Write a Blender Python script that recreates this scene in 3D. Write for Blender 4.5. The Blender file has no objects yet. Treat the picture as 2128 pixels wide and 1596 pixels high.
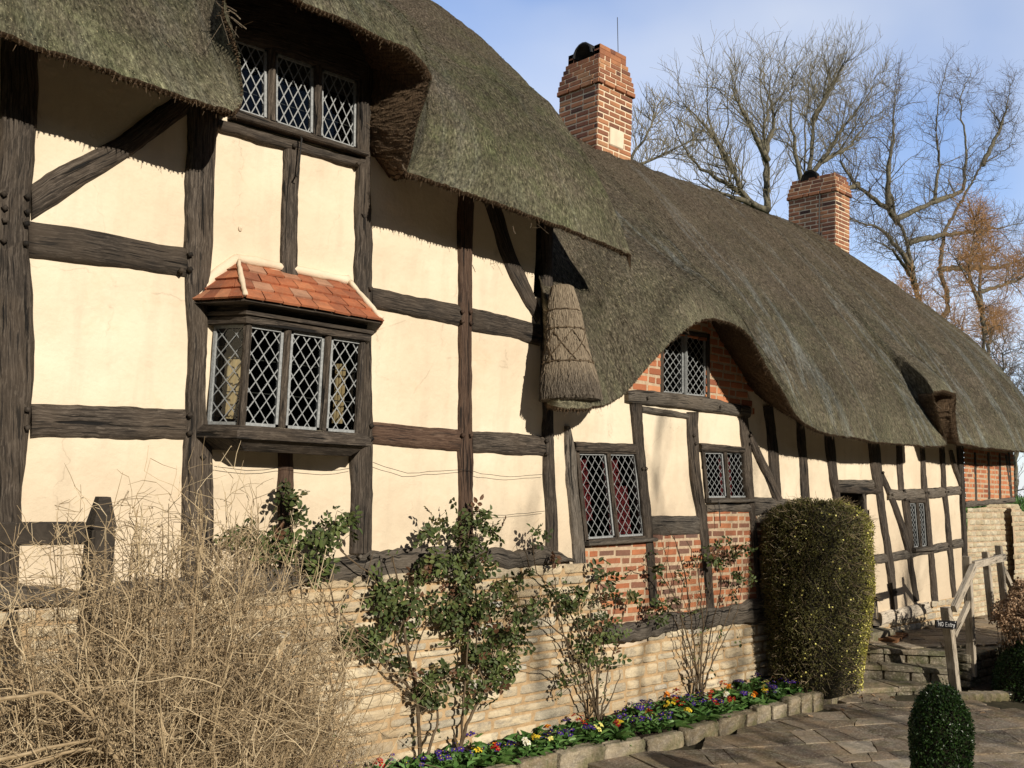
import bpy, math, random
import numpy as np
from mathutils import Matrix, Vector
random.seed(7); RNG = np.random.default_rng(7)
sc = bpy.context.scene
COL = sc.collection

# ------------------------------------------------------------------ camera
F = 1950.0; CX, CY = 1064.0, 798.0; W0, H0 = 2128.0, 1596.0
DC, HC = 5.4, 2.15                      # camera distance to the house front, eye height
_dx = np.array([3150-CX, 1070-CY, F]); _dx /= np.linalg.norm(_dx)
_n = np.array([0.04, -1.0, 0.0]); _n[2] = -(_n[:2]@_dx[:2])/_dx[2]; _n /= np.linalg.norm(_n)
_dy = np.cross(_n, _dx)
ROT = np.array([_dx, _dy, _n]); CAM = np.array([0.0, -DC, HC])
cam = bpy.data.cameras.new('camera'); camo = bpy.data.objects.new('camera', cam); COL.objects.link(camo)
cam.sensor_fit = 'HORIZONTAL'; cam.sensor_width = 36.0; cam.lens = 36.0*F/W0
cam.clip_start = 0.05; cam.clip_end = 2000
_R = np.column_stack([ROT[:, 0], -ROT[:, 1], -ROT[:, 2]])
M = Matrix([list(_R[0])+[CAM[0]], list(_R[1])+[CAM[1]], list(_R[2])+[CAM[2]], [0, 0, 0, 1]])
camo.matrix_world = M
sc.camera = camo

# ------------------------------------------------------------------ world, sun, exposure
SUN_EL = math.radians(23.0); SUN_DX = 0.10           # light travels +Y, slightly +X
world = bpy.data.worlds.new('World'); sc.world = world; world.use_nodes = True
nt = world.node_tree; nt.nodes.clear()
def wn(t, **k):
    n = nt.nodes.new(t)
    for a, b in k.items(): setattr(n, a, b)
    return n
out = wn('ShaderNodeOutputWorld'); bg = wn('ShaderNodeBackground'); bg.inputs['Strength'].default_value = 0.11
sky = wn('ShaderNodeTexSky', sky_type='NISHITA'); sky.sun_disc = False
sky.sun_elevation = SUN_EL; sky.sun_rotation = math.pi+math.atan(SUN_DX); sky.air_density = 1.0; sky.dust_density = 0.25; sky.ozone_density = 2.0
tc = wn('ShaderNodeTexCoord'); mp = wn('ShaderNodeMapping'); mp.inputs['Scale'].default_value = (1.0, 1.0, 1.7)
mp.inputs['Location'].default_value = (3.3, 4.4, 0.9)
n1 = wn('ShaderNodeTexNoise'); n1.inputs['Scale'].default_value = 1.35; n1.inputs['Detail'].default_value = 5; n1.inputs['Roughness'].default_value = 0.42
n1.inputs['Distortion'].default_value = 0.15
r1 = wn('ShaderNodeValToRGB'); r1.color_ramp.elements[0].position = 0.36; r1.color_ramp.elements[1].position = 0.58
mx = wn('ShaderNodeMix', data_type='RGBA')
mx.inputs[7].default_value = (7.4, 7.8, 8.6, 1)
L = nt.links.new
L(tc.outputs['Generated'], mp.inputs['Vector']); L(mp.outputs[0], n1.inputs['Vector']); L(n1.outputs['Fac'], r1.inputs[0])
tint = wn('ShaderNodeMix', data_type='RGBA', blend_type='MULTIPLY'); tint.inputs[0].default_value = 1.0
tint.inputs[7].default_value = (1.55, 1.70, 2.05, 1)
L(sky.outputs[0], tint.inputs[6]); L(tint.outputs[2], mx.inputs[6]); L(r1.outputs[0], mx.inputs[0])
# sky dimmed behind the viewer to cut fill light on the house front
sx = wn('ShaderNodeSeparateXYZ'); L(tc.outputs['Generated'], sx.inputs[0]); r2 = wn('ShaderNodeMapRange', interpolation_type='SMOOTHSTEP')
r2.inputs['From Min'].default_value = -0.35; r2.inputs['From Max'].default_value = 0.30; r2.inputs['To Min'].default_value = 0.20; r2.inputs['To Max'].default_value = 1.0
L(sx.outputs[1], r2.inputs['Value']); dk = wn('ShaderNodeVectorMath', operation='SCALE'); L(mx.outputs[2], dk.inputs[0]); L(r2.outputs[0], dk.inputs['Scale'])
L(dk.outputs[0], bg.inputs['Color']); L(bg.outputs[0], out.inputs['Surface'])
sun = bpy.data.lights.new('sun', 'SUN'); sun.energy = 5.0; sun.angle = math.radians(0.5); sun.color = (1.0, 0.915, 0.79)
suno = bpy.data.objects.new('sun', sun); COL.objects.link(suno)
_d = Vector((SUN_DX, 1.0, -math.tan(SUN_EL)*math.hypot(1, SUN_DX))).normalized()
suno.rotation_euler = _d.to_track_quat('-Z', 'Y').to_euler(); suno.location = (-4, -30, 14)
sc.view_settings.view_transform = 'Standard'; sc.view_settings.look = 'None'
sc.view_settings.exposure = 0.0; sc.view_settings.gamma = 1.0

# ------------------------------------------------------------------ measuring helpers
def ray(x, y): return ROT @ np.array([x-CX, y-CY, F])
def onY(x, y, Y=0.0):
    r = ray(x, y); return CAM + r*((Y+DC)/r[1])
def onZ(x, y, Z=0.0):
    r = ray(x, y); return CAM + r*((Z-HC)/r[2])
def onX(x, y, X):
    r = ray(x, y); return CAM + r*(X/r[0])

# ------------------------------------------------------------------ mesh helpers
class MB:
    def __init__(s): s.v = []; s.f = []; s.g = []; s.r = []; s.m = []; s.n = 0; s.cm = 0
    def add(s, vs, fs, gr=None, rnd=0.5, mi=None):
        vs = np.asarray(vs, float); k = len(vs)
        s.v.append(vs)
        s.g.append(np.asarray(gr, float) if gr is not None else vs.copy())
        s.r.append(np.full(k, rnd) if np.isscalar(rnd) else np.asarray(rnd, float))
        b = s.n
        s.f.extend([tuple(i+b for i in f) for f in fs])
        s.m.extend([s.cm if mi is None else mi]*len(fs))
        s.n += k
    def box(s, c, d, R=None, gr=None, rnd=0.5, bev=0.0):
        c = np.array(c, float); h = np.array(d, float)/2
        if bev > 0:
            b = min(bev, h.min()*0.9); pts = []
            for sx in (-1, 1):
                for sy in (-1, 1):
                    for sz in (-1, 1):
                        pts += [[sx*h[0], sy*(h[1]-b), sz*(h[2]-b)], [sx*(h[0]-b), sy*h[1], sz*(h[2]-b)], [sx*(h[0]-b), sy*(h[1]-b), sz*h[2]]]
            pts = np.array(pts)
            def q(sx, sy, sz, k): return (((sx > 0)*2+(sy > 0))*2+(sz > 0))*3+k
            fs = []
            for a in (-1, 1):
                fs.append([q(a, -1, -1, 0), q(a, 1, -1, 0), q(a, 1, 1, 0), q(a, -1, 1, 0)][::a])
                fs.append([q(-1, a, -1, 1), q(-1, a, 1, 1), q(1, a, 1, 1), q(1, a, -1, 1)][::a])
                fs.append([q(-1, -1, a, 2), q(1, -1, a, 2), q(1, 1, a, 2), q(-1, 1, a, 2)][::a])
                for c2 in (-1, 1):
                    fs.append([q(a, c2, -1, 0), q(a, c2, 1, 0), q(a, c2, 1, 1), q(a, c2, -1, 1)][::-a*c2])
                    fs.append([q(a, -1, c2, 0), q(a, 1, c2, 0), q(a, 1, c2, 2), q(a, -1, c2, 2)][::a*c2])
                    fs.append([q(-1, a, c2, 1), q(1, a, c2, 1), q(1, a, c2, 2), q(-1, a, c2, 2)][::-a*c2])
                    for c3 in (-1, 1): fs.append([q(a, c2, c3, 0), q(a, c2, c3, 1), q(a, c2, c3, 2)][::a*c2*c3])
        else:
            pts = np.array([[x, y, z] for x in (-h[0], h[0]) for y in (-h[1], h[1]) for z in (-h[2], h[2])])
            fs = [(0, 1, 3, 2), (4, 6, 7, 5), (0, 4, 5, 1), (2, 3, 7, 6), (0, 2, 6, 4), (1, 5, 7, 3)]
        if R is not None: pts = pts @ np.array(R).T
        s.add(pts+c, fs, gr, rnd)
    def grid(s, P, close=False, gr=None, rnd=0.5, flip=False):
        P = np.asarray(P, float); n, m = P.shape[:2]
        idx = np.arange(n*m).reshape(n, m); fs = []
        for i in range(n-1):
            for j in range(m if close else m-1):
                a, b, c, d = idx[i, j], idx[i, (j+1) % m], idx[i+1, (j+1) % m], idx[i+1, j]
                fs.append((a, b, c, d) if not flip else (d, c, b, a))
        s.add(P.reshape(-1, 3), fs, None if gr is None else np.asarray(gr).reshape(-1, 3), rnd if np.isscalar(rnd) else np.asarray(rnd).ravel())
    def tube(s, pts, rad, k=5, rnd=0.5, cap=True):
        P = np.asarray(pts, float); n = len(P)
        rad = np.full(n, rad) if np.isscalar(rad) else np.asarray(rad, float)
        T = np.gradient(P, axis=0); T /= np.linalg.norm(T, axis=1)[:, None]+1e-12
        ref = np.array([0, 0, 1.0]) if abs(T[:, 2]).mean() < 0.85 else np.array([1.0, 0, 0])
        A = np.cross(T, ref); A /= np.linalg.norm(A, axis=1)[:, None]+1e-12
        B = np.cross(T, A)
        th = np.arange(k)*2*math.pi/k
        V = P[:, None]+rad[:, None, None]*(A[:, None]*np.cos(th)[None, :, None]+B[:, None]*np.sin(th)[None, :, None])
        ln = np.concatenate([[0], np.cumsum(np.linalg.norm(np.diff(P, axis=0), axis=1))])
        g = np.zeros((n, k, 3)); g[:, :, 0] = ln[:, None]; g[:, :, 1] = (np.cos(th)*0.5)[None]*rad[:, None]; g[:, :, 2] = rnd*37
        fs = []
        for i in range(n-1):
            a = i*k; b = a+k
            for j in range(k):
                j2 = (j+1) % k; fs.append((a+j, b+j, b+j2, a+j2))
        if cap and k > 3: fs.append(tuple(range(k))); fs.append(tuple(range((n-1)*k, n*k))[::-1])
        s.add(V.reshape(-1, 3), fs, g.reshape(-1, 3), rnd)
    def quads(s, V, rnd, gr=None):            # V (n,4,3)
        n = len(V); V = V.reshape(-1, 3); b = s.n
        s.v.append(V); s.g.append(V.copy() if gr is None else gr.reshape(-1, 3)); s.r.append(np.repeat(rnd, 4))
        q = (np.arange(n*4).reshape(n, 4)+b).tolist(); s.f.extend([tuple(x) for x in q]); s.m.extend([s.cm]*n); s.n += n*4
    def build(s, name, mats, parent=None, smooth=False, loc=None):
        V = np.concatenate(s.v) if s.v else np.zeros((0, 3))
        o0 = np.zeros(3)
        if parent is not None: o0 = wloc(parent)
        if loc is not None: o0 = np.array(loc, float)
        me = bpy.data.meshes.new(name); me.from_pydata((V-o0).tolist(), [], s.f)
        for m in (mats if isinstance(mats, (list, tuple)) else [mats]): me.materials.append(m)
        if s.n:
            a = me.attributes.new('gr', 'FLOAT_VECTOR', 'POINT'); a.data.foreach_set('vector', np.concatenate(s.g).ravel())
            a = me.attributes.new('rnd', 'FLOAT', 'POINT'); a.data.foreach_set('value', np.concatenate(s.r))
            me.polygons.foreach_set('material_index', s.m)
            if smooth: me.polygons.foreach_set('use_smooth', [True]*len(me.polygons))
        me.update()
        o = bpy.data.objects.new(name, me); COL.objects.link(o)
        if parent is not None:
            o.parent = parent
            o.location = Vector(o0-wloc(parent))
        else: o.location = Vector(o0)
        return o
def wloc(o):
    p = np.zeros(3)
    while o is not None: p += np.array(o.location); o = o.parent
    return p
def tag(o, label=None, cat=None, group=None, kind=None):
    if label: o['label'] = label
    if cat: o['category'] = cat
    if group: o['group'] = group
    if kind: o['kind'] = kind
    return o
def empty(name, loc, label, cat, group=None):
    o = bpy.data.objects.new(name, None); COL.objects.link(o); o.location = loc; o.empty_display_size = 0.2
    return tag(o, label, cat, group)
def struct(o): o['kind'] = 'structure'; return o
def unit(v): v = np.asarray(v, float); return v/(np.linalg.norm(v)+1e-12)
def polyline(pts, ds):
    P = np.asarray(pts, float); d = np.concatenate([[0], np.cumsum(np.linalg.norm(np.diff(P, axis=0), axis=1))])
    n = max(2, int(d[-1]/ds)+1); t = np.linspace(0, d[-1], n)
    return np.stack([np.interp(t, d, P[:, k]) for k in range(P.shape[1])], 1), t, d
def smooth1(a, k):
    if k < 2: return a
    ker = np.ones(k)/k; pad = np.pad(a, (k//2, k-1-k//2), mode='edge'); return np.convolve(pad, ker, 'valid')
def cnoise(n, k, amp): return smooth1(RNG.normal(0, 1, n+2*k), k)[k:k+n]*amp*math.sqrt(k)*0.6

# ------------------------------------------------------------------ materials
def new_mat(name):
    m = bpy.data.materials.new(name); m.use_nodes = True; t = m.node_tree; b = t.nodes['Principled BSDF']
    return m, t, b
class NT:
    def __init__(s, t): s.t = t
    def n(s, ty, **k):
        x = s.t.nodes.new(ty)
        for a, b in k.items(): setattr(x, a, b)
        return x
    def l(s, a, b): s.t.links.new(a, b)
    def attr(s, name, out='Vector'):
        x = s.n('ShaderNodeAttribute', attribute_name=name); return x.outputs[out]
    def obj(s): return s.n('ShaderNodeTexCoord').outputs['Object']
    def map(s, vec, sc=(1, 1, 1), loc=(0, 0, 0), rot=(0, 0, 0)):
        x = s.n('ShaderNodeMapping'); s.l(vec, x.inputs['Vector'])
        x.inputs['Scale'].default_value = sc; x.inputs['Location'].default_value = loc; x.inputs['Rotation'].default_value = rot
        return x.outputs[0]
    def noise(s, vec, scale, detail=4, rough=0.55, dist=0.0):
        x = s.n('ShaderNodeTexNoise'); s.l(vec, x.inputs['Vector'])
        x.inputs['Scale'].default_value = scale; x.inputs['Detail'].default_value = detail
        x.inputs['Roughness'].default_value = rough; x.inputs['Distortion'].default_value = dist
        return x.outputs['Fac']
    def vor(s, vec, scale, feat='F1', out='Distance'):
        x = s.n('ShaderNodeTexVoronoi', feature=feat); s.l(vec, x.inputs['Vector']); x.inputs['Scale'].default_value = scale
        return x.outputs[out]
    def ramp(s, fac, stops, interp='LINEAR'):
        x = s.n('ShaderNodeValToRGB'); cr = x.color_ramp; cr.interpolation = interp
        while len(cr.elements) < len(stops): cr.elements.new(0.5)
        for e, (p, c) in zip(cr.elements, stops):
            e.position = p; e.color = (c, c, c, 1) if np.isscalar(c) else (*c, 1)
        s.l(fac, x.inputs[0]); return x.outputs[0]
    def mix(s, fac, a, b, bt='MIX'):
        x = s.n('ShaderNodeMix', data_type='RGBA', blend_type=bt)
        for v, i in ((fac, 0), (a, 6), (b, 7)):
            if hasattr(v, 'links'): s.l(v, x.inputs[i])
            elif np.isscalar(v): x.inputs[i].default_value = v
            else: x.inputs[i].default_value = (*v, 1)
        return x.outputs[2]
    def math(s, op, a, b=0.0):
        x = s.n('ShaderNodeMath', operation=op)
        for v, i in ((a, 0), (b, 1)):
            if hasattr(v, 'links'): s.l(v, x.inputs[i])
            else: x.inputs[i].default_value = v
        return x.outputs[0]
    def bump(s, h, strength, dist, prev=None):
        x = s.n('ShaderNodeBump'); s.l(h, x.inputs['Height']); x.inputs['Strength'].default_value = strength
        x.inputs['Distance'].default_value = dist
        if prev is not None: s.l(prev, x.inputs['Normal'])
        return x.outputs[0]
def finish(N, b, col, rough=0.85, normal=None, spec=0.3):
    if hasattr(col, 'links'): N.l(col, b.inputs['Base Color'])
    else: b.inputs['Base Color'].default_value = (*col, 1)
    if hasattr(rough, 'links'): N.l(rough, b.inputs['Roughness'])
    else: b.inputs['Roughness'].default_value = rough
    b.inputs['Specular IOR Level'].default_value = spec
    if normal is not None: N.l(normal, b.inputs['Normal'])

def mat_timber(name, c0, c1, c2, along=2.0, across=34.0, bumpd=0.010):
    m, t, b = new_mat(name); N = NT(t); g = N.attr('gr')
    ga = N.map(g, (along, across, 1)); gb = N.map(g, (along*0.9, across*1.1, 1), (3, 1, 5))
    wob = N.noise(g, 5.0, 3); 
    gw = N.n('ShaderNodeVectorMath', operation='ADD'); N.l(ga, gw.inputs[0]); N.l(N.mix(1.0, (0, 0, 0), wob), gw.inputs[1])
    fine = N.noise(gw.outputs[0], 3.4, 8, 0.75, 0.25)
    crack = N.noise(gb, 1.0, 4, 0.5, 0.7)
    ck = N.ramp(crack, [(0.335, 0.0), (0.385, 1.0)])
    big = N.noise(g, 2.6, 4, 0.6)
    col = N.ramp(fine, [(0.30, c0), (0.48, c1), (0.64, c2)])
    col = N.mix(1.0, col, N.ramp(N.attr('rnd', 'Fac'), [(0.0, 0.72), (1.0, 1.3)]), 'MULTIPLY')
    col = N.mix(N.ramp(big, [(0.42, 0.0), (0.75, 0.5)]), col, tuple(x*1.0 for x in (c2[0]*0.8, c2[1]*0.72, c2[2]*0.62)))
    ck2 = N.ramp(N.noise(N.map(g, (along*2.2, across*2.4, 1), (7, 3, 2)), 1.0, 3, 0.5, 0.5), [(0.35, 0.25), (0.42, 1.0)])
    col = N.mix(1.0, N.mix(ck, tuple(x*0.35 for x in c0), col), ck2, 'MULTIPLY')
    nrm = N.bump(fine, 0.8, bumpd*0.6); nrm = N.bump(ck, 0.9, bumpd, nrm)
    finish(N, b, col, 0.8, nrm, 0.35); return m
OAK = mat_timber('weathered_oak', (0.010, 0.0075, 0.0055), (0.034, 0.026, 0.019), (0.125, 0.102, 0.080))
OAKG = mat_timber('grey_oak', (0.028, 0.023, 0.018), (0.085, 0.072, 0.057), (0.20, 0.175, 0.145), bumpd=0.02)
OAKR = mat_timber('red_oak', (0.022, 0.012, 0.007), (0.062, 0.034, 0.021), (0.13, 0.085, 0.058))
RAILW = mat_timber('silver_rail_wood', (0.16, 0.135, 0.10), (0.38, 0.33, 0.26), (0.52, 0.46, 0.37), 3, 40, 0.004)
FENCE = mat_timber('dark_fence_wood', (0.010, 0.008, 0.006), (0.028, 0.022, 0.016), (0.06, 0.048, 0.036))

def mat_plaster():
    m, t, b = new_mat('cream_plaster'); N = NT(t); o = N.obj()
    a = N.noise(o, 0.9, 5, 0.55); c = N.noise(o, 14, 5, 0.6); s1 = N.noise(N.map(o, (5, 5, 0.8)), 1.3, 5, 0.6)
    st = N.noise(o, 3.1, 6, 0.7, 0.6)
    col = N.ramp(a, [(0.3, (0.65, 0.53, 0.385)), (0.5, (0.73, 0.62, 0.46)), (0.72, (0.80, 0.705, 0.545))])
    col = N.mix(N.ramp(s1, [(0.50, 0.0), (0.80, 0.45)]), col, (0.50, 0.41, 0.30))
    col = N.mix(N.ramp(st, [(0.56, 0.0), (0.78, 0.30)]), col, (0.62, 0.40, 0.22))
    col = N.mix(N.ramp(c, [(0.3, 0.10), (0.5, 0.0)]), col, (0.55, 0.44, 0.3))
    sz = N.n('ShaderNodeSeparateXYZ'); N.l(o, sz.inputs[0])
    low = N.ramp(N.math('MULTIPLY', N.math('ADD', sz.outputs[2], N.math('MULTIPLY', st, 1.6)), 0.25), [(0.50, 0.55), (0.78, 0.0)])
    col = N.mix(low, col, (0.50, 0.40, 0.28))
    wobv = N.n('ShaderNodeVectorMath', operation='ADD'); N.l(o, wobv.inputs[0]); N.l(N.mix(0.25, (0, 0, 0), N.noise(o, 5, 4)), wobv.inputs[1])
    hair = N.ramp(N.vor(wobv.outputs[0], 0.9, 'DISTANCE_TO_EDGE'), [(0.0, 0.3), (0.005, 0.0)])
    col = N.mix(N.math('MULTIPLY', hair, N.ramp(s1, [(0.45, 0.0), (0.6, 1.0)])), col, (0.22, 0.16, 0.10))
    nrm = N.bump(N.noise(o, 3.0, 6, 0.6), 0.7, 0.035); nrm = N.bump(c, 0.35, 0.004, nrm)
    finish(N, b, col, 0.92, nrm, 0.15); return m
PLASTER = mat_plaster()

def mat_brick(name, stops, dark=0.35):
    m, t, b = new_mat(name); N = NT(t); o = N.obj(); r = N.attr('rnd', 'Fac')
    col = N.ramp(r, stops)
    f = N.noise(o, 60, 4, 0.6); g = N.noise(o, 9, 5, 0.65)
    col = N.mix(N.ramp(g, [(0.35, dark), (0.6, 0.0)]), col, (0.10, 0.055, 0.04))
    col = N.mix(N.ramp(f, [(0.55, 0.0), (0.8, 0.35)]), col, (0.5, 0.36, 0.24))
    nrm = N.bump(f, 0.7, 0.004); nrm = N.bump(g, 0.5, 0.008, nrm)
    finish(N, b, col, 0.88, nrm, 0.2); return m
BRICK = mat_brick('old_brick', [(0.0, (0.15, 0.09, 0.07)), (0.25, (0.25, 0.11, 0.065)), (0.6, (0.38, 0.13, 0.06)), (1.0, (0.50, 0.20, 0.09))])
BRICKC = mat_brick('chimney_brick', [(0.0, (0.07, 0.035, 0.03)), (0.3, (0.24, 0.10, 0.06)), (0.7, (0.40, 0.17, 0.085)), (1.0, (0.48, 0.25, 0.13))], 0.3)
BRICKO = mat_brick('orange_brick', [(0.0, (0.26, 0.09, 0.05)), (0.3, (0.42, 0.15, 0.07)), (0.7, (0.52, 0.19, 0.09)), (1.0, (0.58, 0.27, 0.13))], 0.15)
def mat_simple(name, c0, c1, scale=20, rough=0.9, bd=0.005, spec=0.2, c2=None):
    m, t, b = new_mat(name); N = NT(t); o = N.obj()
    f = N.noise(o, scale, 6, 0.65)
    st = [(0.3, c0), (0.68, c1)] if c2 is None else [(0.28, c0), (0.5, c1), (0.74, c2)]
    finish(N, b, N.ramp(f, st), rough, N.bump(f, 0.6, bd), spec); return m
MORTAR = mat_simple('lime_mortar', (0.36, 0.26, 0.165), (0.54, 0.42, 0.29), 30)
MORTARW = mat_simple('pale_chimney_mortar', (0.62, 0.50, 0.34), (0.78, 0.67, 0.50), 30)
MORTARO = mat_simple('sandy_wall_mortar', (0.34, 0.23, 0.125), (0.50, 0.355, 0.20), 26, 0.95, 0.015)
def mat_stone(name='rubble_stone', pal=None, moss=0.0):
    m, t, b = new_mat(name); N = NT(t); o = N.obj(); r = N.attr('rnd', 'Fac')
    pal = pal or [(0.0, (0.42, 0.385, 0.30)), (0.22, (0.52, 0.43, 0.29)), (0.55, (0.62, 0.505, 0.33)), (0.88, (0.70, 0.60, 0.42)), (1.0, (0.46, 0.45, 0.40))]
    col = N.ramp(r, pal)
    a = N.noise(N.map(o, (1, 1, 2.6)), 7, 7, 0.7, 0.6); f = N.noise(o, 45, 5, 0.65); k = N.noise(o, 16, 5, 0.6, 1.5)
    col = N.mix(N.ramp(a, [(0.36, 0.7), (0.56, 0.0)]), col, (0.24, 0.21, 0.17))
    col = N.mix(N.ramp(f, [(0.5, 0.0), (0.75, 0.5)]), col, (0.72, 0.64, 0.48))
    big = N.noise(o, 1.7, 4, 0.6)
    col = N.mix(N.ramp(big, [(0.48, 0.0), (0.70, 0.6)]), col, (0.38, 0.27, 0.15))
    blk = N.noise(N.map(o, (1, 1, 1.6), (4, 2, 1)), 4.2, 6, 0.7, 0.8)
    col = N.mix(N.ramp(blk, [(0.60, 0.0), (0.70, 0.6)]), col, (0.15, 0.13, 0.105))
    if moss: col = N.mix(N.ramp(N.noise(o, 5, 6, 0.7), [(0.45, 0.0), (0.65, moss)]), col, (0.06, 0.075, 0.02))
    nrm = N.bump(a, 0.8, 0.02); nrm = N.bump(k, 0.8, 0.010, nrm); nrm = N.bump(f, 0.6, 0.003, nrm)
    finish(N, b, col, 0.9, nrm, 0.2); return m
STONE = mat_stone()
STONEP = mat_stone('pale_yellow_stone', [(0.0, (0.40, 0.34, 0.22)), (0.5, (0.54, 0.47, 0.31)), (1.0, (0.64, 0.58, 0.44))])
EDGE = mat_stone('edging_stone', [(0.0, (0.20, 0.155, 0.095)), (0.5, (0.29, 0.235, 0.155)), (1.0, (0.37, 0.31, 0.22))], 0.75)
FLAG = mat_stone('paving_flag', [(0.0, (0.075, 0.055, 0.04)), (0.35, (0.15, 0.11, 0.078)), (0.6, (0.22, 0.165, 0.115)), (0.85, (0.29, 0.23, 0.165)), (1.0, (0.42, 0.36, 0.28))], 0.35)
STEP = mat_stone('step_stone', [(0.0, (0.075, 0.064, 0.045)), (0.5, (0.13, 0.11, 0.076)), (1.0, (0.19, 0.165, 0.115))], 0.7)

def mat_thatch(name, moss, gcol=(0.16, 0.175, 0.085), streak=0.2):
    m, t, b = new_mat(name); N = NT(t); g = N.attr('gr'); r = N.attr('rnd', 'Fac')
    fine = N.noise(N.map(g, (70, 22, 1)), 1.0, 5, 0.75, 0.3)
    fine2 = N.noise(N.map(g, (34, 9, 1)), 1.0, 5, 0.7)
    net = N.noise(N.map(g, (78, 17, 1)), 1.0, 4, 0.65, 0.15); netr = N.ramp(net, [(0.34, 0.0), (0.5, 0.45), (0.66, 1.0)])
    big = N.noise(g, 1.1, 6, 0.62); med = N.noise(g, 5.5, 5, 0.65)
    strk = N.noise(N.map(g, (9, 0.5, 1)), 1.0, 6, 0.68, 0.25)
    col = N.ramp(fine, [(0.30, (0.025, 0.020, 0.014)), (0.48, (0.115, 0.094, 0.068)), (0.70, (0.28, 0.24, 0.18))])
    mm = N.math('MULTIPLY', N.ramp(big, [(0.36, 0.0), (0.62, 1.0)]), N.ramp(med, [(0.35, 0.25), (0.62, 1.0)]))
    col = N.mix(N.math('MULTIPLY', mm, moss), col, N.ramp(fine2, [(0.3, (0.055, 0.062, 0.028)), (0.6, gcol), (0.85, (0.30, 0.31, 0.16))]))
    col = N.mix(N.ramp(strk, [(0.56, 0.0), (0.72, streak)]), col, (0.15, 0.145, 0.115))
    col = N.mix(N.ramp(strk, [(0.30, 0.45), (0.44, 0.0)]), col, (0.05, 0.038, 0.026))
    sy_ = N.n('ShaderNodeSeparateXYZ'); N.l(g, sy_.inputs[0]); ea = N.math('MULTIPLY', N.ramp(sy_.outputs[1], [(0.0, 1.0), (0.75, 0.0)]), N.ramp(N.noise(N.map(g, (14, 1.6, 1), (3, 3, 0)), 1.0, 5, 0.65), [(0.38, 0.0), (0.62, 0.62)]))
    col = N.mix(ea, col, N.ramp(fine2, [(0.3, (0.10, 0.10, 0.06)), (0.7, (0.34, 0.33, 0.21))]))
    ln = N.math('ABSOLUTE', N.math('SUBTRACT', N.noise(N.map(g, (1.5, 0.16, 1), rot=(0, 0, 0.16)), 1.0, 3, 0.55, 0.35), 0.5))
    col = N.mix(N.ramp(ln, [(0.0, 1.9*streak), (0.008, streak), (0.030, 0.0)]), col, (0.26, 0.29, 0.28))
    col = N.mix(1.0, col, N.ramp(netr, [(0.0, 0.38), (0.45, 1.0), (1.0, 1.85)]), 'MULTIPLY')
    pat = N.noise(N.map(g, (0.9, 1.3, 1), (5, 2, 0)), 1.6, 5, 0.6, 0.5)
    col = N.mix(1.0, col, N.ramp(pat, [(0.3, 0.72), (0.5, 1.0), (0.7, 1.35)]), 'MULTIPLY')
    sx_ = N.n('ShaderNodeSeparateXYZ'); N.l(g, sx_.inputs[0])
    up_ = N.ramp(N.math('MULTIPLY', N.math('ADD', sx_.outputs[1], N.math('MULTIPLY', pat, 2.0)), 0.16), [(0.40, 0.0), (0.72, 0.6)])
    col = N.mix(up_, col, N.ramp(fine, [(0.3, (0.05, 0.036, 0.024)), (0.5, (0.15, 0.115, 0.08)), (0.7, (0.30, 0.24, 0.17))]))
    col = N.mix(N.math('MULTIPLY', N.ramp(r, [(0.45, 0.0), (0.9, 1.0)]), 0.8), col, (0.40, 0.35, 0.20))
    nrm = N.bump(strk, 0.7, 0.05); nrm = N.bump(fine2, 1.0, 0.03, nrm); nrm = N.bump(netr, 1.0, 0.018, nrm); nrm = N.bump(fine, 1.0, 0.014, nrm)
    finish(N, b, col, 0.95, nrm, 0.12); return m
THATCH_H = mat_thatch('mossy_thatch', 0.9, streak=0.06)
THATCH_L = mat_thatch('brown_thatch', 0.55, (0.125, 0.13, 0.080), 0.26)
def mat_straw(name, c0, c1, c2):
    m, t, b = new_mat(name); N = NT(t); g = N.attr('gr'); r = N.attr('rnd', 'Fac')
    f = N.noise(N.map(g, (90, 90, 16)), 1.0, 5, 0.75)
    col = N.mix(0.35, N.ramp(f, [(0.3, c0), (0.5, c1), (0.72, c2)]), N.ramp(r, [(0, c0), (0.5, c1), (1, c2)]))
    finish(N, b, col, 0.9, N.bump(f, 1.0, 0.025), 0.2); return m
THATCH_CUT = mat_straw('cut_thatch', (0.025, 0.015, 0.009), (0.13, 0.085, 0.05), (0.32, 0.225, 0.135))
STRAW = mat_straw('straw', (0.09, 0.065, 0.045), (0.27, 0.215, 0.15), (0.43, 0.36, 0.26))
BUNDLE, _t, _b = new_mat('bundle_straw'); _N = NT(_t); _g0 = _N.attr('gr'); _r0 = _N.attr('rnd', 'Fac')
_f = _N.noise(_N.map(_g0, (95, 95, 14)), 1.0, 5, 0.75); _sz = _N.n('ShaderNodeSeparateXYZ'); _N.l(_g0, _sz.inputs[0])
_st = _N.mix(0.35, _N.ramp(_f, [(0.3, (0.09, 0.065, 0.045)), (0.5, (0.27, 0.215, 0.15)), (0.72, (0.43, 0.36, 0.26))]), _N.ramp(_r0, [(0, (0.09, 0.065, 0.045)), (0.5, (0.27, 0.215, 0.15)), (1, (0.43, 0.36, 0.26))]))
_dk = _N.ramp(_N.noise(_N.map(_g0, (60, 60, 60)), 1.0, 4, 0.7), [(0.3, (0.03, 0.024, 0.018)), (0.5, (0.11, 0.09, 0.068)), (0.7, (0.26, 0.225, 0.175))])
finish(_N, _b, _N.mix(_N.ramp(_sz.outputs[2], [(0.46, 0.0), (0.60, 1.0)]), _st, _dk), 0.9, _N.bump(_f, 1.0, 0.025), 0.2)
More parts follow.
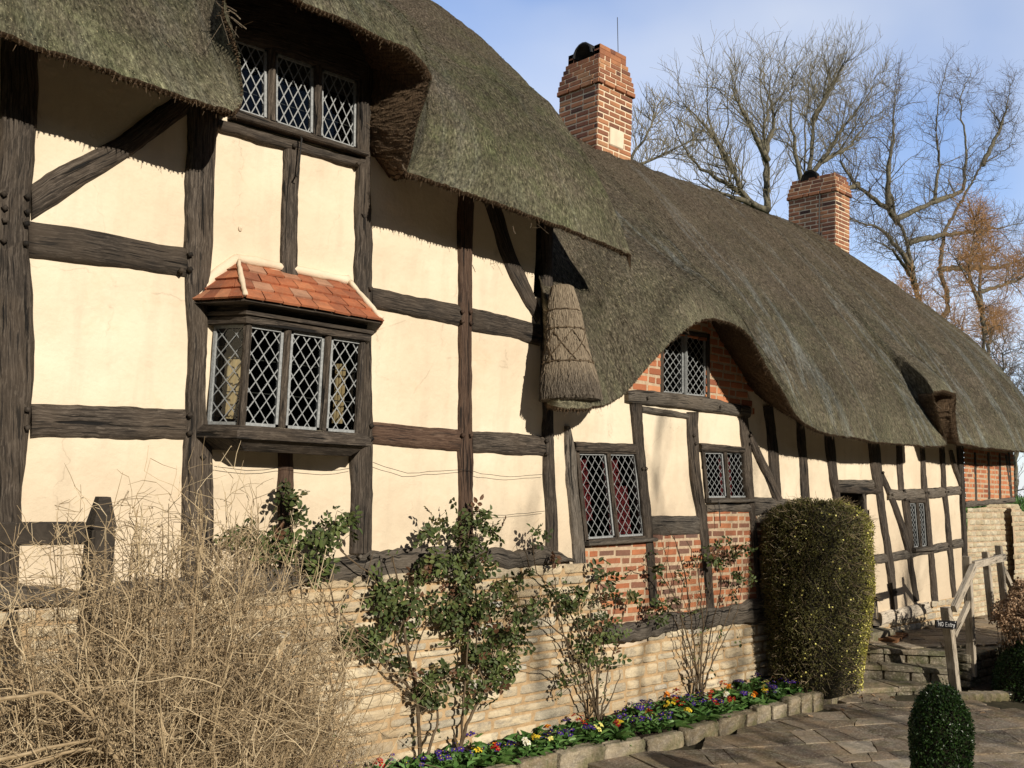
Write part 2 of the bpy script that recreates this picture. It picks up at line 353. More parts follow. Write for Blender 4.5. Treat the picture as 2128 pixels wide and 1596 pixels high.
TILE = mat_brick('clay_tile', [(0.0, (0.28, 0.10, 0.055)), (0.4, (0.42, 0.14, 0.065)), (0.8, (0.50, 0.19, 0.09)), (1.0, (0.44, 0.27, 0.18))], 0.4)
LEAD = mat_simple('window_lead', (0.18, 0.19, 0.19), (0.36, 0.375, 0.375), 60, 0.55, 0.001, 0.5)
IRON = mat_simple('black_iron', (0.012, 0.011, 0.010), (0.03, 0.027, 0.024), 60, 0.6, 0.001, 0.4)
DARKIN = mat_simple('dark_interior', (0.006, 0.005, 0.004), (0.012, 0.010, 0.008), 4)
REDCLOTH = mat_simple('red_curtain_cloth', (0.09, 0.010, 0.014), (0.22, 0.03, 0.035), 12)
CREAMCLOTH = mat_simple('cream_curtain_cloth', (0.34, 0.24, 0.13), (0.48, 0.35, 0.20), 9)
SOIL = mat_simple('garden_soil', (0.018, 0.012, 0.008), (0.05, 0.035, 0.022), 22, 0.95, 0.03)
JOINT = mat_simple('paving_joint', (0.03, 0.027, 0.015), (0.07, 0.06, 0.035), 18, 0.95, 0.01)
GRASS = mat_simple('grass_ground', (0.025, 0.045, 0.010), (0.07, 0.10, 0.025), 9, 0.95, 0.05)
BARK = mat_timber('tree_bark', (0.035, 0.030, 0.021), (0.10, 0.09, 0.062), (0.20, 0.185, 0.13), 3, 12, 0.02)
TWIGG = mat_simple('grey_green_twig', (0.15, 0.13, 0.085), (0.30, 0.26, 0.17), 3, 0.9, 0.001)
TWIGD = mat_simple('dark_twig', (0.09, 0.07, 0.05), (0.19, 0.15, 0.11), 3, 0.9, 0.001)
TWIGW = mat_simple('willow_twig', (0.30, 0.15, 0.06), (0.48, 0.29, 0.13), 3, 0.8, 0.001)
GLASSM, _t, _b = new_mat('window_glass'); _N = NT(_t); _t.nodes.remove(_b)
_g = _N.n('ShaderNodeBsdfGlossy'); _g.inputs['Roughness'].default_value = 0.04; _g.inputs['Color'].default_value = (0.9, 0.95, 1, 1)
_tr = _N.n('ShaderNodeBsdfTransparent'); _tr.inputs['Color'].default_value = (0.75, 0.8, 0.78, 1)
_fr = _N.n('ShaderNodeFresnel'); _fr.inputs['IOR'].default_value = 1.5
_N.l(_N.bump(_N.noise(_N.obj(), 13, 2), 0.18, 0.012), _g.inputs['Normal'])
_ms = _N.n('ShaderNodeMixShader'); _N.l(_fr.outputs[0], _ms.inputs[0]); _N.l(_tr.outputs[0], _ms.inputs[1]); _N.l(_g.outputs[0], _ms.inputs[2])
_N.l(_ms.outputs[0], _t.nodes['Material Output'].inputs['Surface'])
def mat_leaf(name, stops, rough=0.45, trans=0.12):
    m, t, b = new_mat(name); N = NT(t); r = N.attr('rnd', 'Fac')
    col = N.mix(0.25, N.ramp(r, stops), N.ramp(N.noise(N.obj(), 40, 2), [(0.3, tuple(x*0.5 for x in stops[0][1])), (0.7, stops[-1][1])]))
    finish(N, b, col, rough, None, 0.35); return m
ROSELEAF = mat_leaf('rose_leaf', rough=0.62, stops=[(0.0, (0.022, 0.045, 0.012)), (0.5, (0.055, 0.095, 0.022)), (0.85, (0.12, 0.17, 0.045)), (1.0, (0.13, 0.06, 0.03))])
BOXLEAF = mat_leaf('box_leaf', [(0.0, (0.008, 0.022, 0.005)), (0.5, (0.02, 0.05, 0.010)), (1.0, (0.05, 0.095, 0.02))], 0.35)
JASLEAF = mat_leaf('jasmine_leaf', [(0.0, (0.030, 0.026, 0.010)), (0.45, (0.075, 0.072, 0.022)), (0.8, (0.15, 0.15, 0.04)), (1.0, (0.38, 0.36, 0.07))], 0.6)
PRIMLEAF = mat_leaf('primrose_leaf', [(0.0, (0.035, 0.095, 0.02)), (0.5, (0.085, 0.19, 0.04)), (1.0, (0.18, 0.31, 0.085))], 0.5)
DRYLEAF = mat_leaf('dry_flower', [(0.0, (0.14, 0.08, 0.04)), (0.5, (0.34, 0.21, 0.12)), (1.0, (0.54, 0.39, 0.25))], 0.8)
def flat(name, c, rough=0.5): 
    m, t, b = new_mat(name); N = NT(t)
    finish(N, b, N.mix(N.noise(N.obj(), 120, 2), tuple(x*0.75 for x in c), c), rough, None, 0.3); return m
PETAL = {'yellow': flat('yellow_petal', (0.85, 0.62, 0.04)), 'orange': flat('orange_petal', (0.85, 0.28, 0.02)), 'red': flat('red_petal', (0.42, 0.012, 0.012)),
         'purple': flat('purple_petal', (0.055, 0.02, 0.22)), 'white': flat('white_petal', (0.8, 0.78, 0.62)), 'pink': flat('pink_petal', (0.75, 0.06, 0.28)),
         'lemon': flat('lemon_petal', (0.85, 0.78, 0.22))}
SIGNB = flat('sign_black', (0.012, 0.012, 0.014)); CHALK = flat('sign_white_lettering', (0.8, 0.8, 0.78))
STEM = mat_simple('rose_stem', (0.05, 0.035, 0.02), (0.16, 0.115, 0.07), 10, 0.7, 0.002)
STEMG = mat_simple('rose_green_stem', (0.06, 0.07, 0.025), (0.14, 0.12, 0.06), 10, 0.7, 0.002)
BUSHT = mat_leaf('bare_twig', [(0.0, (0.14, 0.095, 0.05)), (0.4, (0.29, 0.205, 0.11)), (0.8, (0.50, 0.38, 0.22)), (1.0, (0.66, 0.54, 0.35))], 0.7)
MATM = mat_simple('coir_mat', (0.10, 0.045, 0.02), (0.22, 0.11, 0.05), 30, 0.95, 0.02)

# ================================================================== the setting
def sheet(name, mat, x0, x1, y0, y1, z, n=2, bump=0.0, label=None):
    b = MB(); xs = np.linspace(x0, x1, n); ys = np.linspace(y0, y1, n)
    P = np.zeros((n, n, 3)); P[:, :, 0] = xs[:, None]; P[:, :, 1] = ys[None]; P[:, :, 2] = z+(RNG.normal(0, bump, (n, n)) if bump else 0)
    b.grid(P); return struct(b.build(name, mat, smooth=bool(bump), loc=(0, 0, 0)))
sheet('ground', GRASS, -150, 400, -150, 400, -0.06)
sheet('path', JOINT, -6, 24, -12, -0.45, -0.012)

def clip_poly(poly, nx, ny, c):          # keep nx*x+ny*y <= c
    outp = []
    for i in range(len(poly)):
        p, q = poly[i], poly[(i+1) % len(poly)]
        a = nx*p[0]+ny*p[1]-c; b = nx*q[0]+ny*q[1]-c
        if a <= 0: outp.append(p)
        if a*b < 0: t = a/(a-b); outp.append((p[0]+(q[0]-p[0])*t, p[1]+(q[1]-p[1])*t))
    return outp
def voronoi_cells(x0, x1, y0, y1, n, sx=1.0):
    pts = np.stack([RNG.uniform(x0, x1, n), RNG.uniform(y0, y1, n)], 1)
    for _ in range(30):                 # push apart a little
        d = pts[:, None]-pts[None]; d[..., 0] /= sx; r = np.linalg.norm(d, axis=2)+np.eye(n)*9; j = r.argmin(1)
        dd = d[np.arange(n), j]; rr = r[np.arange(n), j]; pts += np.where(rr[:, None] < 0.36, dd/rr[:, None]*0.03, 0)
    cells = []
    for i in range(n):
        poly = [(x0, y0), (x1, y0), (x1, y1), (x0, y1)]
        near = np.argsort(((pts-pts[i])**2).sum(1))[1:16]
        for j in near:
            a, b = pts[i], pts[j]; nn = b-a; mid = (a+b)/2
            # skew the norm so stones read as elongated flags
            poly = clip_poly(poly, nn[0]/sx, nn[1]*sx, nn[0]/sx*mid[0]+nn[1]*sx*mid[1])
            if len(poly) < 3: break
        if len(poly) >= 3: cells.append(np.array(poly))
    return cells
def flagstones(name, region, z, mat, ang=-.42, rows=(.17, .38), lens=(.22, .62), gap=.005, keep=None, thick=.03):
    x0, x1, y0, y1 = region; cx_, cy_ = (x0+x1)/2, (y0+y1)/2; Rr = math.hypot(x1-x0, y1-y0)/2+.5
    ca, sa = math.cos(ang), math.sin(ang); b = MB(); v = -Rr; ph = RNG.uniform(0, 6, 50); r = 0
    def edge(u, r_, v_): return v_+.035*math.sin(u*1.9+ph[r_ % 50])+.02*math.sin(u*5.1+ph[(r_*7) % 50])
    while v < Rr:
        h = RNG.uniform(*rows); u = -Rr; lo, hi = 0., 0.; sk = 0.
        while u < Rr:
            l = RNG.uniform(*lens); sk2 = RNG.normal(0, .07)
            q = [(u+sk, edge(u+sk, r, v)), (u+l-sk2*.5, edge(u+l-sk2*.5, r, v)), (u+l+sk2, edge(u+l+sk2, r+1, v+h)), (u-sk*0+(-0.0 if r >= 0 else 0)+lo, edge(u+lo, r+1, v+h))]
            cells = [q]
            if RNG.random() < .22 and l > .45:      # a broken flag
                t, t2 = RNG.uniform(.35, .65), RNG.uniform(.3, .7); m0 = (q[0][0]*(1-t)+q[1][0]*t, q[0][1]*(1-t)+q[1][1]*t); m1 = (q[3][0]*(1-t2)+q[2][0]*t2, q[3][1]*(1-t2)+q[2][1]*t2)
                cells = [[q[0], m0, m1, q[3]], [m0, q[1], q[2], m1]]
            for c_ in cells:
                P = np.array(c_); fine = []
                for i in range(4):
                    a, c2 = P[i], P[(i+1) % 4]; k = 4
                    for t in range(k): 
                        p = a+(c2-a)*t/k
                        if t: p = p+RNG.normal(0, .004, 2)
                        fine.append(p)
                P = np.array(fine); ctr = P.mean(0); d = P-ctr; ln = np.linalg.norm(d, axis=1)[:, None]; P = ctr+d*(1-gap/ln)
                W_ = np.column_stack([cx_+P[:, 0]*ca-P[:, 1]*sa, cy_+P[:, 0]*sa+P[:, 1]*ca]); wc = W_.mean(0)
                if not (x0 < wc[0] < x1 and y0 < wc[1] < y1): continue
                if keep is not None and not all(keep(*w_) for w_ in W_[::4]): 
                    if not keep(*wc): continue
                k = len(W_); tx, ty = RNG.normal(0, .005, 2); zt = z+RNG.uniform(-.003, .004)+(W_-wc)@np.array([tx, ty])
                b.add(np.vstack([np.column_stack([wc+(W_-wc)*.985, zt]), np.column_stack([W_, zt-.005]), np.column_stack([W_, zt-thick])]), [tuple(range(k))]+[(i+o, i+o+k, (i+1) % k+o+k, (i+1) % k+o) for o in (0, k) for i in range(k)], rnd=RNG.random())
            sk = -sk2*.5; lo = l+sk2; u += l; lo -= l; sk = 0-sk2*.5
        v += h; r += 1
    return b.build(name, mat, loc=(0, 0, 0))
EDX = [(3.0, -0.52), (3.92, -0.50), (5.27, -0.47), (6.24, -0.60), (7.17, -0.60), (8.2, -0.64), (8.9, -0.62), (9.45, -0.56), (9.62, -0.40), (9.68, -0.2)]
def edge_y(x): return float(np.interp(x, [p[0] for p in EDX[:8]], [p[1] for p in EDX[:8]]))
pav = flagstones('paving', (1.5, 13.5, -6.5, -0.4), 0.02, FLAG, keep=lambda x, y: y < edge_y(x)-0.05 if x < 9.5 else y < -0.0 and not (x > 9.9 and y > -1.1) and not (x > 10.3 and y > -2.2 and x < 16))
struct(pav)

# ================================================================== the cottage
COT = empty('thatched_cottage', (5.5, 0.0, 0.0), 'long half-timbered cottage with cream plaster, brick panels and mossy thatch', 'cottage')

# ---- openings (corner pixels TL, TR, BR, BL -> wall plane)
def quad(pts, Y=0.0): return np.array([onY(x, y, Y) for x, y in pts])
WIN_UP = quad([(470, 72), (742, 168), (740, 310), (470, 222)])
WIN_GAB = quad([(1376, 690), (1467, 702), (1467, 825), (1376, 816)])
WIN_1 = quad([(1201, 941), (1320, 943), (1339, 1113), (1220, 1121)])
WIN_2 = quad([(1462, 939), (1545, 940), (1553, 1034), (1470, 1035)])
WIN_3 = quad([(1888, 1044.5), (1920, 1044.5), (1926, 1136), (1897, 1138)])
DOOR = quad([(1745, 1025), (1797, 1026), (1824, 1300), (1775, 1300)])
BAYX = (2.53, 3.60)
holes = []
for q in (WIN_UP, WIN_GAB, WIN_1, WIN_2, WIN_3, DOOR): holes.append((q[:, 0].min(), q[:, 0].max(), q[:, 2].min(), q[:, 2].max(), q))
bz = (onY(510, 885)[2]+0.03, onY(510, 665)[2]-0.02)
def inquad(q, x, z):
    P = q[:, [0, 2]]; s = 0; P = P+np.sign(P-P.mean(0))*.03
    for i in range(4):
        a, b = P[i], P[(i+1) % 4]; c = (b[0]-a[0])*(z-a[1])-(b[1]-a[1])*(x-a[0]); s += 1 if c < 0 else -1
    return abs(s) == 4
def wall_top(x):
    if x < 5.25: return 5.3 if 2.2 < x < 3.75 else 4.6
    return 3.6
wb = MB(); st = 0.055
xs = np.arange(-3.0, 14.05, st); zs = np.arange(0.3, 5.35, st)
nzY = RNG.normal(0, 1, (len(xs), len(zs)))
for _ in range(6): nzY = (nzY+np.roll(nzY, 1, 0)+np.roll(nzY, -1, 0)+np.roll(nzY, 1, 1)+np.roll(nzY, -1, 1))/5
nzY = nzY*0.03
P = np.zeros((len(xs), len(zs), 3)); P[:, :, 0] = xs[:, None]; P[:, :, 2] = zs[None]; P[:, :, 1] = np.clip(nzY, -0.008, 0.012)
idx = np.arange(len(xs)*len(zs)).reshape(len(xs), len(zs)); fs = []
for i in range(len(xs)-1):
    for j in range(len(zs)-1):
        x = xs[i]+st/2; z = zs[j]+st/2
        if z > wall_top(x): continue
        if x < 9.2 and z < 1.25 and x < 5.9: continue
        if BAYX[0] < x < BAYX[1] and bz[0] < z < bz[1]: continue
        if any(h[0]-.04 < x < h[1]+.04 and h[2]-.04 < z < h[3]+.04 and inquad(h[4], x, z) for h in holes): continue
        fs.append((idx[i, j], idx[i+1, j], idx[i+1, j+1], idx[i, j+1]))
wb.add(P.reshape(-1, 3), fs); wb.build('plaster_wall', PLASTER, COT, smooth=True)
# back, ends and inner partition
hb = MB()
def slab(b, p): b.add(p, [(0, 1, 2, 3)])
slab(hb, [(-3, 5.0, 0), (16, 5.0, 0), (16, 5.0, 3.6), (-3, 5.0, 3.6)]); slab(hb, [(-3, 0.02, 0), (-3, 5.0, 0), (-3, 5.0, 4.4), (-3, 0.02, 4.4)])
hb.build('rear_wall', PLASTER, COT)
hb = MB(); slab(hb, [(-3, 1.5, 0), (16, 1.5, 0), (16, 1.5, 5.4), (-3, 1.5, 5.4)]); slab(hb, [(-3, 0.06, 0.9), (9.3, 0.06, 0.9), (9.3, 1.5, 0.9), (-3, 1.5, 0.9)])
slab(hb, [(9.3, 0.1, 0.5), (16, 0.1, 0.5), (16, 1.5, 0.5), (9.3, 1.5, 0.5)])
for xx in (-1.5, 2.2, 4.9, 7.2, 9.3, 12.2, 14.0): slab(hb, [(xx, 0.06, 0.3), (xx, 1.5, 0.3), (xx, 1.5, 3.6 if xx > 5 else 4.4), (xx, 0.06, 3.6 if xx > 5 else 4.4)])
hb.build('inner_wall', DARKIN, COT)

# ---- timbers
def timber(name, edges, mat=OAK, Yf=-0.03, proud=0.0, seed=0, rough=0.6, pegs=None, vert=None):
    """edges: list of (pixel a, pixel b) pairs along the timber, projected on the wall plane."""
    A = np.array([onY(a[0], a[1], Yf) for a, b in edges])[:, [0, 2]]; B = np.array([onY(b[0], b[1], Yf) for a, b in edges])[:, [0, 2]]
    C2 = (A+B)/2; ds = 0.04
    d = np.concatenate([[0], np.cumsum(np.linalg.norm(np.diff(C2, axis=0), axis=1))]); n = max(3, int(d[-1]/ds)+1)
    t = np.linspace(0, d[-1], n)
    A = np.stack([np.interp(t, d, A[:, k]) for k in (0, 1)], 1); B = np.stack([np.interp(t, d, B[:, k]) for k in (0, 1)], 1)
    if n > 8:
        for arr in (A, B):
            for k in (0, 1):
                s_ = smooth1(arr[:, k], 5); arr[2:-2, k] = s_[2:-2]
    w = np.linalg.norm(B-A, axis=1)[:, None]; dirn = (B-A)/w
    A = A+dirn*(cnoise(n, 9, 0.010*rough)+cnoise(n, 3, 0.004*rough))[:, None]; B = B+dirn*(cnoise(n, 9, 0.010*rough)+cnoise(n, 3, 0.004*rough))[:, None]
    tt = np.array([0, 0, .05, .14, .3, .5, .7, .86, .95, 1, 1]); dep = np.array([.05, -.002, -.016, -.026, -.03, -.032, -.03, -.026, -.016, -.002, .05])
    P = np.zeros((n, len(tt), 3)); g = np.zeros_like(P)
    wav = cnoise(n, 15, 0.006*rough)
    for j, (u, dd) in enumerate(zip(tt, dep)):
        Q = A+(B-A)*u
        P[:, j, 0] = Q[:, 0]; P[:, j, 2] = Q[:, 1]
        P[:, j, 1] = dd - (proud if dd < 0.04 else 0)+(wav+RNG.normal(0, 0.0016*rough, n) if 1 < j < 9 else 0)
        g[:, j, 0] = t+seed*13.7; g[:, j, 1] = u*w[:, 0]+seed*3.1; g[:, j, 2] = dd
    b = MB(); b.grid(P, gr=g, rnd=RNG.random())
    k = len(tt); b.f.append(tuple(range(k))); b.m.append(0); b.f.append(tuple(range((n-1)*k, n*k))[::-1]); b.m.append(0)
    if pegs:
        for (px_, py_) in pegs:
            c = onY(px_, py_, -0.04-proud); a = RNG.uniform(0, 1)
            b.box((c[0], -0.04-proud, c[2]), (0.024, 0.028, 0.024), R=[[math.cos(a), 0, -math.sin(a)], [0, 1, 0], [math.sin(a), 0, math.cos(a)]], rnd=.1)
    return b.build(name, mat, COT, smooth=True)
def V(*s): return [((a, y), (b, y)) for a, b, y in s]
def H(*s): return [((x, a), (x, b)) for x, a, b in s]
_s = [0]
def T(name, e, mat=OAK, **k):
    _s[0] += 1; return timber(name, e, mat, seed=_s[0], **k)
T('timber_post', V((5, 84, 70), (5, 80, 200), (3, 76, 290), (-12, 67, 400), (-15, 62, 500), (-15, 70, 640), (-15, 71, 760), (-15, 66, 850), (-15, 62, 950), (-15, 46, 1010), (-15, 42, 1240)), proud=0.012,
  pegs=[(8, 403), (57, 408), (10, 432), (57, 440), (10, 458), (55, 465), (8, 500), (54, 506), (57, 851), (57, 889)])
T('timber_post', V((-120, -18, 350), (-110, -18, 1240)))
T('timber_brace', [((400, 168), (450, 190)), ((240, 290), (262, 332)), ((190, 313), (190, 372)), ((110, 352), (125, 420)), ((66, 383), (68, 456))])
T('timber_beam', H((60, 458, 533), (180, 474, 546), (300, 499, 562), (388, 514, 575)))
T('timber_beam', H((66, 838, 911), (200, 842, 911), (300, 846, 913), (388, 851, 915)))
T('timber_post', V((395, 472, 150), (392, 456, 260), (392, 450, 345), (387, 447, 450), (386, 440, 560), (390, 436, 650), (395, 432, 700), (389, 430, 850), (383, 445, 925), (380, 445, 1000), (381, 443, 1240)), proud=0.012,
  pegs=[(395, 529), (395, 560), (395, 863), (395, 900), (422, 950), (377, 562)])
T('lintel_or_shade_board', H((430, -70, 60), (600, -30, 113), (756, 30, 167)), proud=0.02)  # dark board added in place of the shade above the upstairs window
T('timber_beam', H((452, 243, 267), (600, 287, 311), (757, 330, 350)), pegs=[(568, 262), (612, 303), (662, 290), (745, 340)], proud=0.01)
T('timber_post', V((592, 626, 300), (590, 624, 440), (585, 621, 585)))
T('timber_post', V((583, 613, 928), (582, 612, 1050), (582, 612, 1170)), OAKR)
T('timber_post', V((748, 777, 130), (748, 772, 290), (742, 772, 400), (740, 777, 500), (740, 776, 600), (743, 772, 690), (745, 773, 760), (740, 776, 850), (733, 777, 930), (733, 776, 1040), (733, 776, 1150)), proud=0.01,
  pegs=[(770, 600), (770, 635), (772, 885), (772, 912)])
T('timber_beam', H((774, 596, 640), (860, 612, 656), (960, 634, 679)))
T('timber_post', V((958, 990, 375), (955, 984, 540), (955, 983, 700), (956, 984, 900), (956, 986, 996), (956, 986, 1165)), OAKR, pegs=[(961, 648), (978, 649), (961, 668), (979, 672), (962, 905), (979, 905)], proud=0.008)
T('timber_beam', H((982, 639, 686), (1060, 656, 702), (1126, 675, 718)))
T('timber_brace', [((1000, 385), (1036, 390)), ((1033, 490), (1066, 500)), ((1051, 545), (1078, 535)), ((1083, 612), (1100, 580)), ((1119, 672), (1127, 640))])
T('timber_post', V((1128, 1152, 440), (1130, 1152, 700), (1131, 1151, 885), (1132, 1154, 940), (1134, 1157, 998), (1138, 1162, 1064), (1139, 1162, 1145)), proud=0.006, pegs=[(1136, 917), (1137, 943)])
T('timber_beam', H((773, 877, 924), (860, 885, 932), (960, 893, 938)), OAKR)
T('timber_beam', H((982, 894, 940), (1060, 899, 944), (1134, 906, 949)))
T('sill_beam', H((-60, 1215, 1262), (200, 1213, 1262), (500, 1185, 1240), (700, 1156, 1214), (775, 1147, 1206), (870, 1146, 1190), (940, 1138, 1182), (1000, 1133, 1174), (1125, 1139, 1176), (1188, 1158, 1174)), OAKG, proud=0.05, rough=2.6, pegs=[(748, 1157), (770, 1158), (720, 1240)])
T('timber_post', V((1179, 1186, 885), (1178, 1199, 933), (1180, 1204, 985), (1186, 1208, 1038), (1192, 1215, 1117), (1196, 1224, 1187)), OAKG)
T('lintel_or_shade_board', H((1196, 917, 938), (1322, 922, 943)), proud=0.01)
T('timber_post', V((1315, 1337, 838), (1317, 1339, 880), (1321, 1341, 935), (1329, 1346, 985), (1335, 1353, 1048), (1344, 1360, 1117), (1349, 1366, 1196), (1353, 1371, 1262)), proud=0.006, pegs=[(1336, 974), (1342, 974)])
T('timber_beam', H((1303, 812, 835), (1360, 812, 842), (1423, 819, 849), (1500, 832, 860), (1558, 845, 868)), OAKG, proud=0.02, pegs=[(1347, 827), (1498, 845), (1542, 850)])
T('timber_beam', H((1336, 843, 858), (1370, 849, 863), (1400, 852, 868), (1432, 858, 872)), OAKG)
T('timber_post', V((1431, 1454, 856), (1430, 1452, 880), (1435, 1455, 943), (1442, 1462, 1000), (1450, 1471, 1065), (1459, 1477, 1130), (1466, 1483, 1209), (1470, 1488, 1264)), proud=0.006, pegs=[(1442, 905), (1446, 922)])
T('timber_beam', H((1355, 1075, 1113), (1400, 1072, 1115), (1455, 1073, 1112)), OAKG)
T('lintel_or_shade_board', H((1457, 921, 938), (1547, 927, 941)), proud=0.01)
T('timber_beam', H((1469, 1048, 1066), (1565, 1047, 1064)), OAKG)
T('timber_post', V((1538, 1556, 862), (1542, 1558, 888), (1547, 1566, 943), (1553, 1567, 1012), (1559, 1572, 1070), (1567, 1578, 1143), (1574, 1581, 1222), (1577, 1583, 1262)), proud=0.008, pegs=[(1560, 905), (1560, 922)])
T('timber_brace', [((1560, 897), (1557, 908)), ((1566, 905), (1561, 925)), ((1605, 983), (1594, 995)), ((1628, 1035), (1612, 1042))], proud=0.01)
T('timber_post', V((1592, 1610, 845), (1597, 1615, 890), (1602, 1622, 950), (1610, 1627, 1030)))
T('timber_post', V((1656, 1672, 845), (1664, 1681, 950), (1669, 1687, 1045)))
T('timber_post', V((1714, 1732, 850), (1726, 1743, 985), (1738, 1749, 1044), (1752, 1761, 1150), (1768, 1777, 1290)), proud=0.006)
T('timber_beam', H((1568, 1032, 1075), (1640, 1036, 1058), (1740, 1046, 1060)), OAKG)
T('timber_beam', H((1737, 996, 1014), (1818, 997, 1016)), OAKG)
T('timber_beam', H((1737, 1011.5, 1025), (1832, 1013, 1026)), proud=0.01)
T('door_jamb', V((1795, 1799, 1025), (1805, 1811, 1110), (1810, 1817, 1160), (1817, 1825, 1285)), OAKG)
T('timber_post', V((1803, 1824, 870), (1813, 1835, 978), (1822, 1837, 1018), (1831, 1843, 1075), (1841, 1854, 1143), (1848, 1860, 1188), (1854, 1865, 1244), (1858, 1866, 1280)), proud=0.012, pegs=[(1835, 982), (1862, 1230)])
T('timber_brace', [((1831, 990), (1840, 984)), ((1853, 1040), (1863, 1034)), ((1872, 1096), (1882, 1090)), ((1886, 1146), (1896, 1142)), ((1902, 1252), (1914, 1248))])
T('timber_post', V((1864, 1875, 875), (1871, 1881, 1018)))
T('timber_beam', H((1848, 1017, 1040), (1882, 1017, 1040), (1923, 1015, 1038), (1999, 1010, 1029)), OAKG, pegs=[(1855, 1028), (1880, 1019), (1882, 1038), (1924, 1023), (1930, 1023), (1965, 1022), (1971, 1022), (1998, 1018)])
T('timber_post', V((1877, 1888, 1038), (1886, 1896, 1090), (1890, 1898, 1146)))
T('timber_post', V((1912, 1920, 880), (1919, 1929, 1015), (1926, 1934, 1060), (1932, 1941, 1136), (1934, 1943, 1150), (1940, 1951, 1250)), proud=0.004)
T('timber_post', V((1952, 1962, 890), (1961, 1969, 1012), (1966, 1974, 1060), (1971, 1980, 1132), (1978, 1987, 1206), (1984, 1992, 1248)), proud=0.004)
T('timber_beam', H((1814, 1154, 1174), (1888, 1144, 1164), (1942, 1133, 1150), (2006, 1118, 1138)), OAKG, pegs=[(1973, 1135), (1980, 1134)])
T('timber_post', V((1990, 2000, 895), (1999, 2006, 1038), (2002, 2010, 1132), (2007, 2016, 1250)), proud=0.014)
T('timber_brace', [((1974, 938), (1981, 935)), ((1985, 975), (1992, 972)), ((1998, 1012), (2001, 998))])
T('timber_beam', H((1828, 1274, 1301), (1880, 1262, 1288), (1928, 1250, 1276)), RAILW, proud=0.03, pegs=[(1862, 1273), (1867, 1272), (1914, 1259), (1919, 1258)])
for a in [V((2026, 2031, 940), (2028, 2034, 1040)), V((2053, 2059, 940), (2055, 2061, 1037)), V((2077, 2082, 942), (2078, 2084, 1036)), V((2090, 2096, 945), (2102, 2105, 1034)), V((2096, 2102, 940), (2103, 2107, 1034))]: T('timber_post', a, proud=-0.01)
T('timber_beam', H((2006, 1042, 1055), (2060, 1038, 1050), (2109, 1033, 1045)), OAKG, proud=0.012)

# ---- brick panels
def bricks(b, cs, x0, x1, z0, z1, Y, inside=None, ln=0.200, ht=0.056, jt=0.016, dp=0.05, wig=0.004, tilt=0.0, mirror=None):
    z = z0; row = 0
    while z+ht < z1+0.02:
        x = x0-(ln/2 if row % 2 else 0)-RNG.uniform(0, .05); row += 1
        while x < x1:
            l = ln*(1 if RNG.random() < .72 else .5)*RNG.uniform(.92, 1.06)
            xa, xb = max(x, x0), min(x+l, x1)
            if xb-xa > 0.035 and (inside is None or inside((xa+xb)/2, z+ht/2) or inside(xa+.02, z+ht/2) or inside(xb-.02, z+ht/2)):
                c = np.array([(xa+xb)/2, Y+dp/2-RNG.uniform(0, wig), z+ht/2+RNG.normal(0, .0018)+tilt*((xa+xb)/2-x0)])
                cs(b, c, (xb-xa, dp, ht*RNG.uniform(.92, 1.03)), RNG.random())
            x += l+jt
        z += ht+jt
def putbrick(b, c, d, r):
    a = RNG.normal(0, .012); b.box(c, d, R=[[math.cos(a), 0, -math.sin(a)], [0, 1, 0], [math.sin(a), 0, math.cos(a)]], rnd=r, bev=0.007)
def panel(px, mat, Y=-0.012, seed=None, **k):
    q = quad(px); x0, x1, z0, z1 = q[:, 0].min(), q[:, 0].max(), q[:, 2].min(), q[:, 2].max()
    P2 = q[:, [0, 2]]
    def inside(x, z):
        c = False; n = len(P2)
        for i in range(n):
            a, b2 = P2[i], P2[(i+1) % n]
            if (a[1] > z) != (b2[1] > z) and x < (b2[0]-a[0])*(z-a[1])/(b2[1]-a[1])+a[0]: c = not c
        return c
    b = MB(); bricks(b, putbrick, x0, x1, z0, z1, Y, inside, **k)
    b.cm = 1; bk = P2; n = len(bk); b.add(np.column_stack([bk[:, 0], np.full(n, Y+0.0005), bk[:, 1]]), [tuple(range(n))[::-1]])
    return b.build('brick_panel', [mat, MORTAR], COT)
panel([(1212, 1126), (1346, 1120), (1362, 1300), (1300, 1325), (1232, 1335), (1218, 1200)], BRICK, tilt=-0.01)
panel([(1350, 1106), (1462, 1106), (1478, 1285), (1362, 1305)], BRICK, tilt=0.01)
panel([(1468, 1060), (1570, 1060), (1582, 1270), (1482, 1285)], BRICK)
panel([(1300, 826), (1310, 700), (1374, 650), (1376, 818)], BRICKO, ht=0.064, wig=0.006)
panel([(1469, 828), (1469, 650), (1500, 640), (1566, 862)], BRICKO, ht=0.064, wig=0.006)
panel([(1372, 688), (1372, 630), (1472, 630), (1470, 702)], BRICKO, ht=0.064, wig=0.006)
panel([(2001, 925), (2104, 930), (2106, 1036), (2006, 1044)], BRICKO)

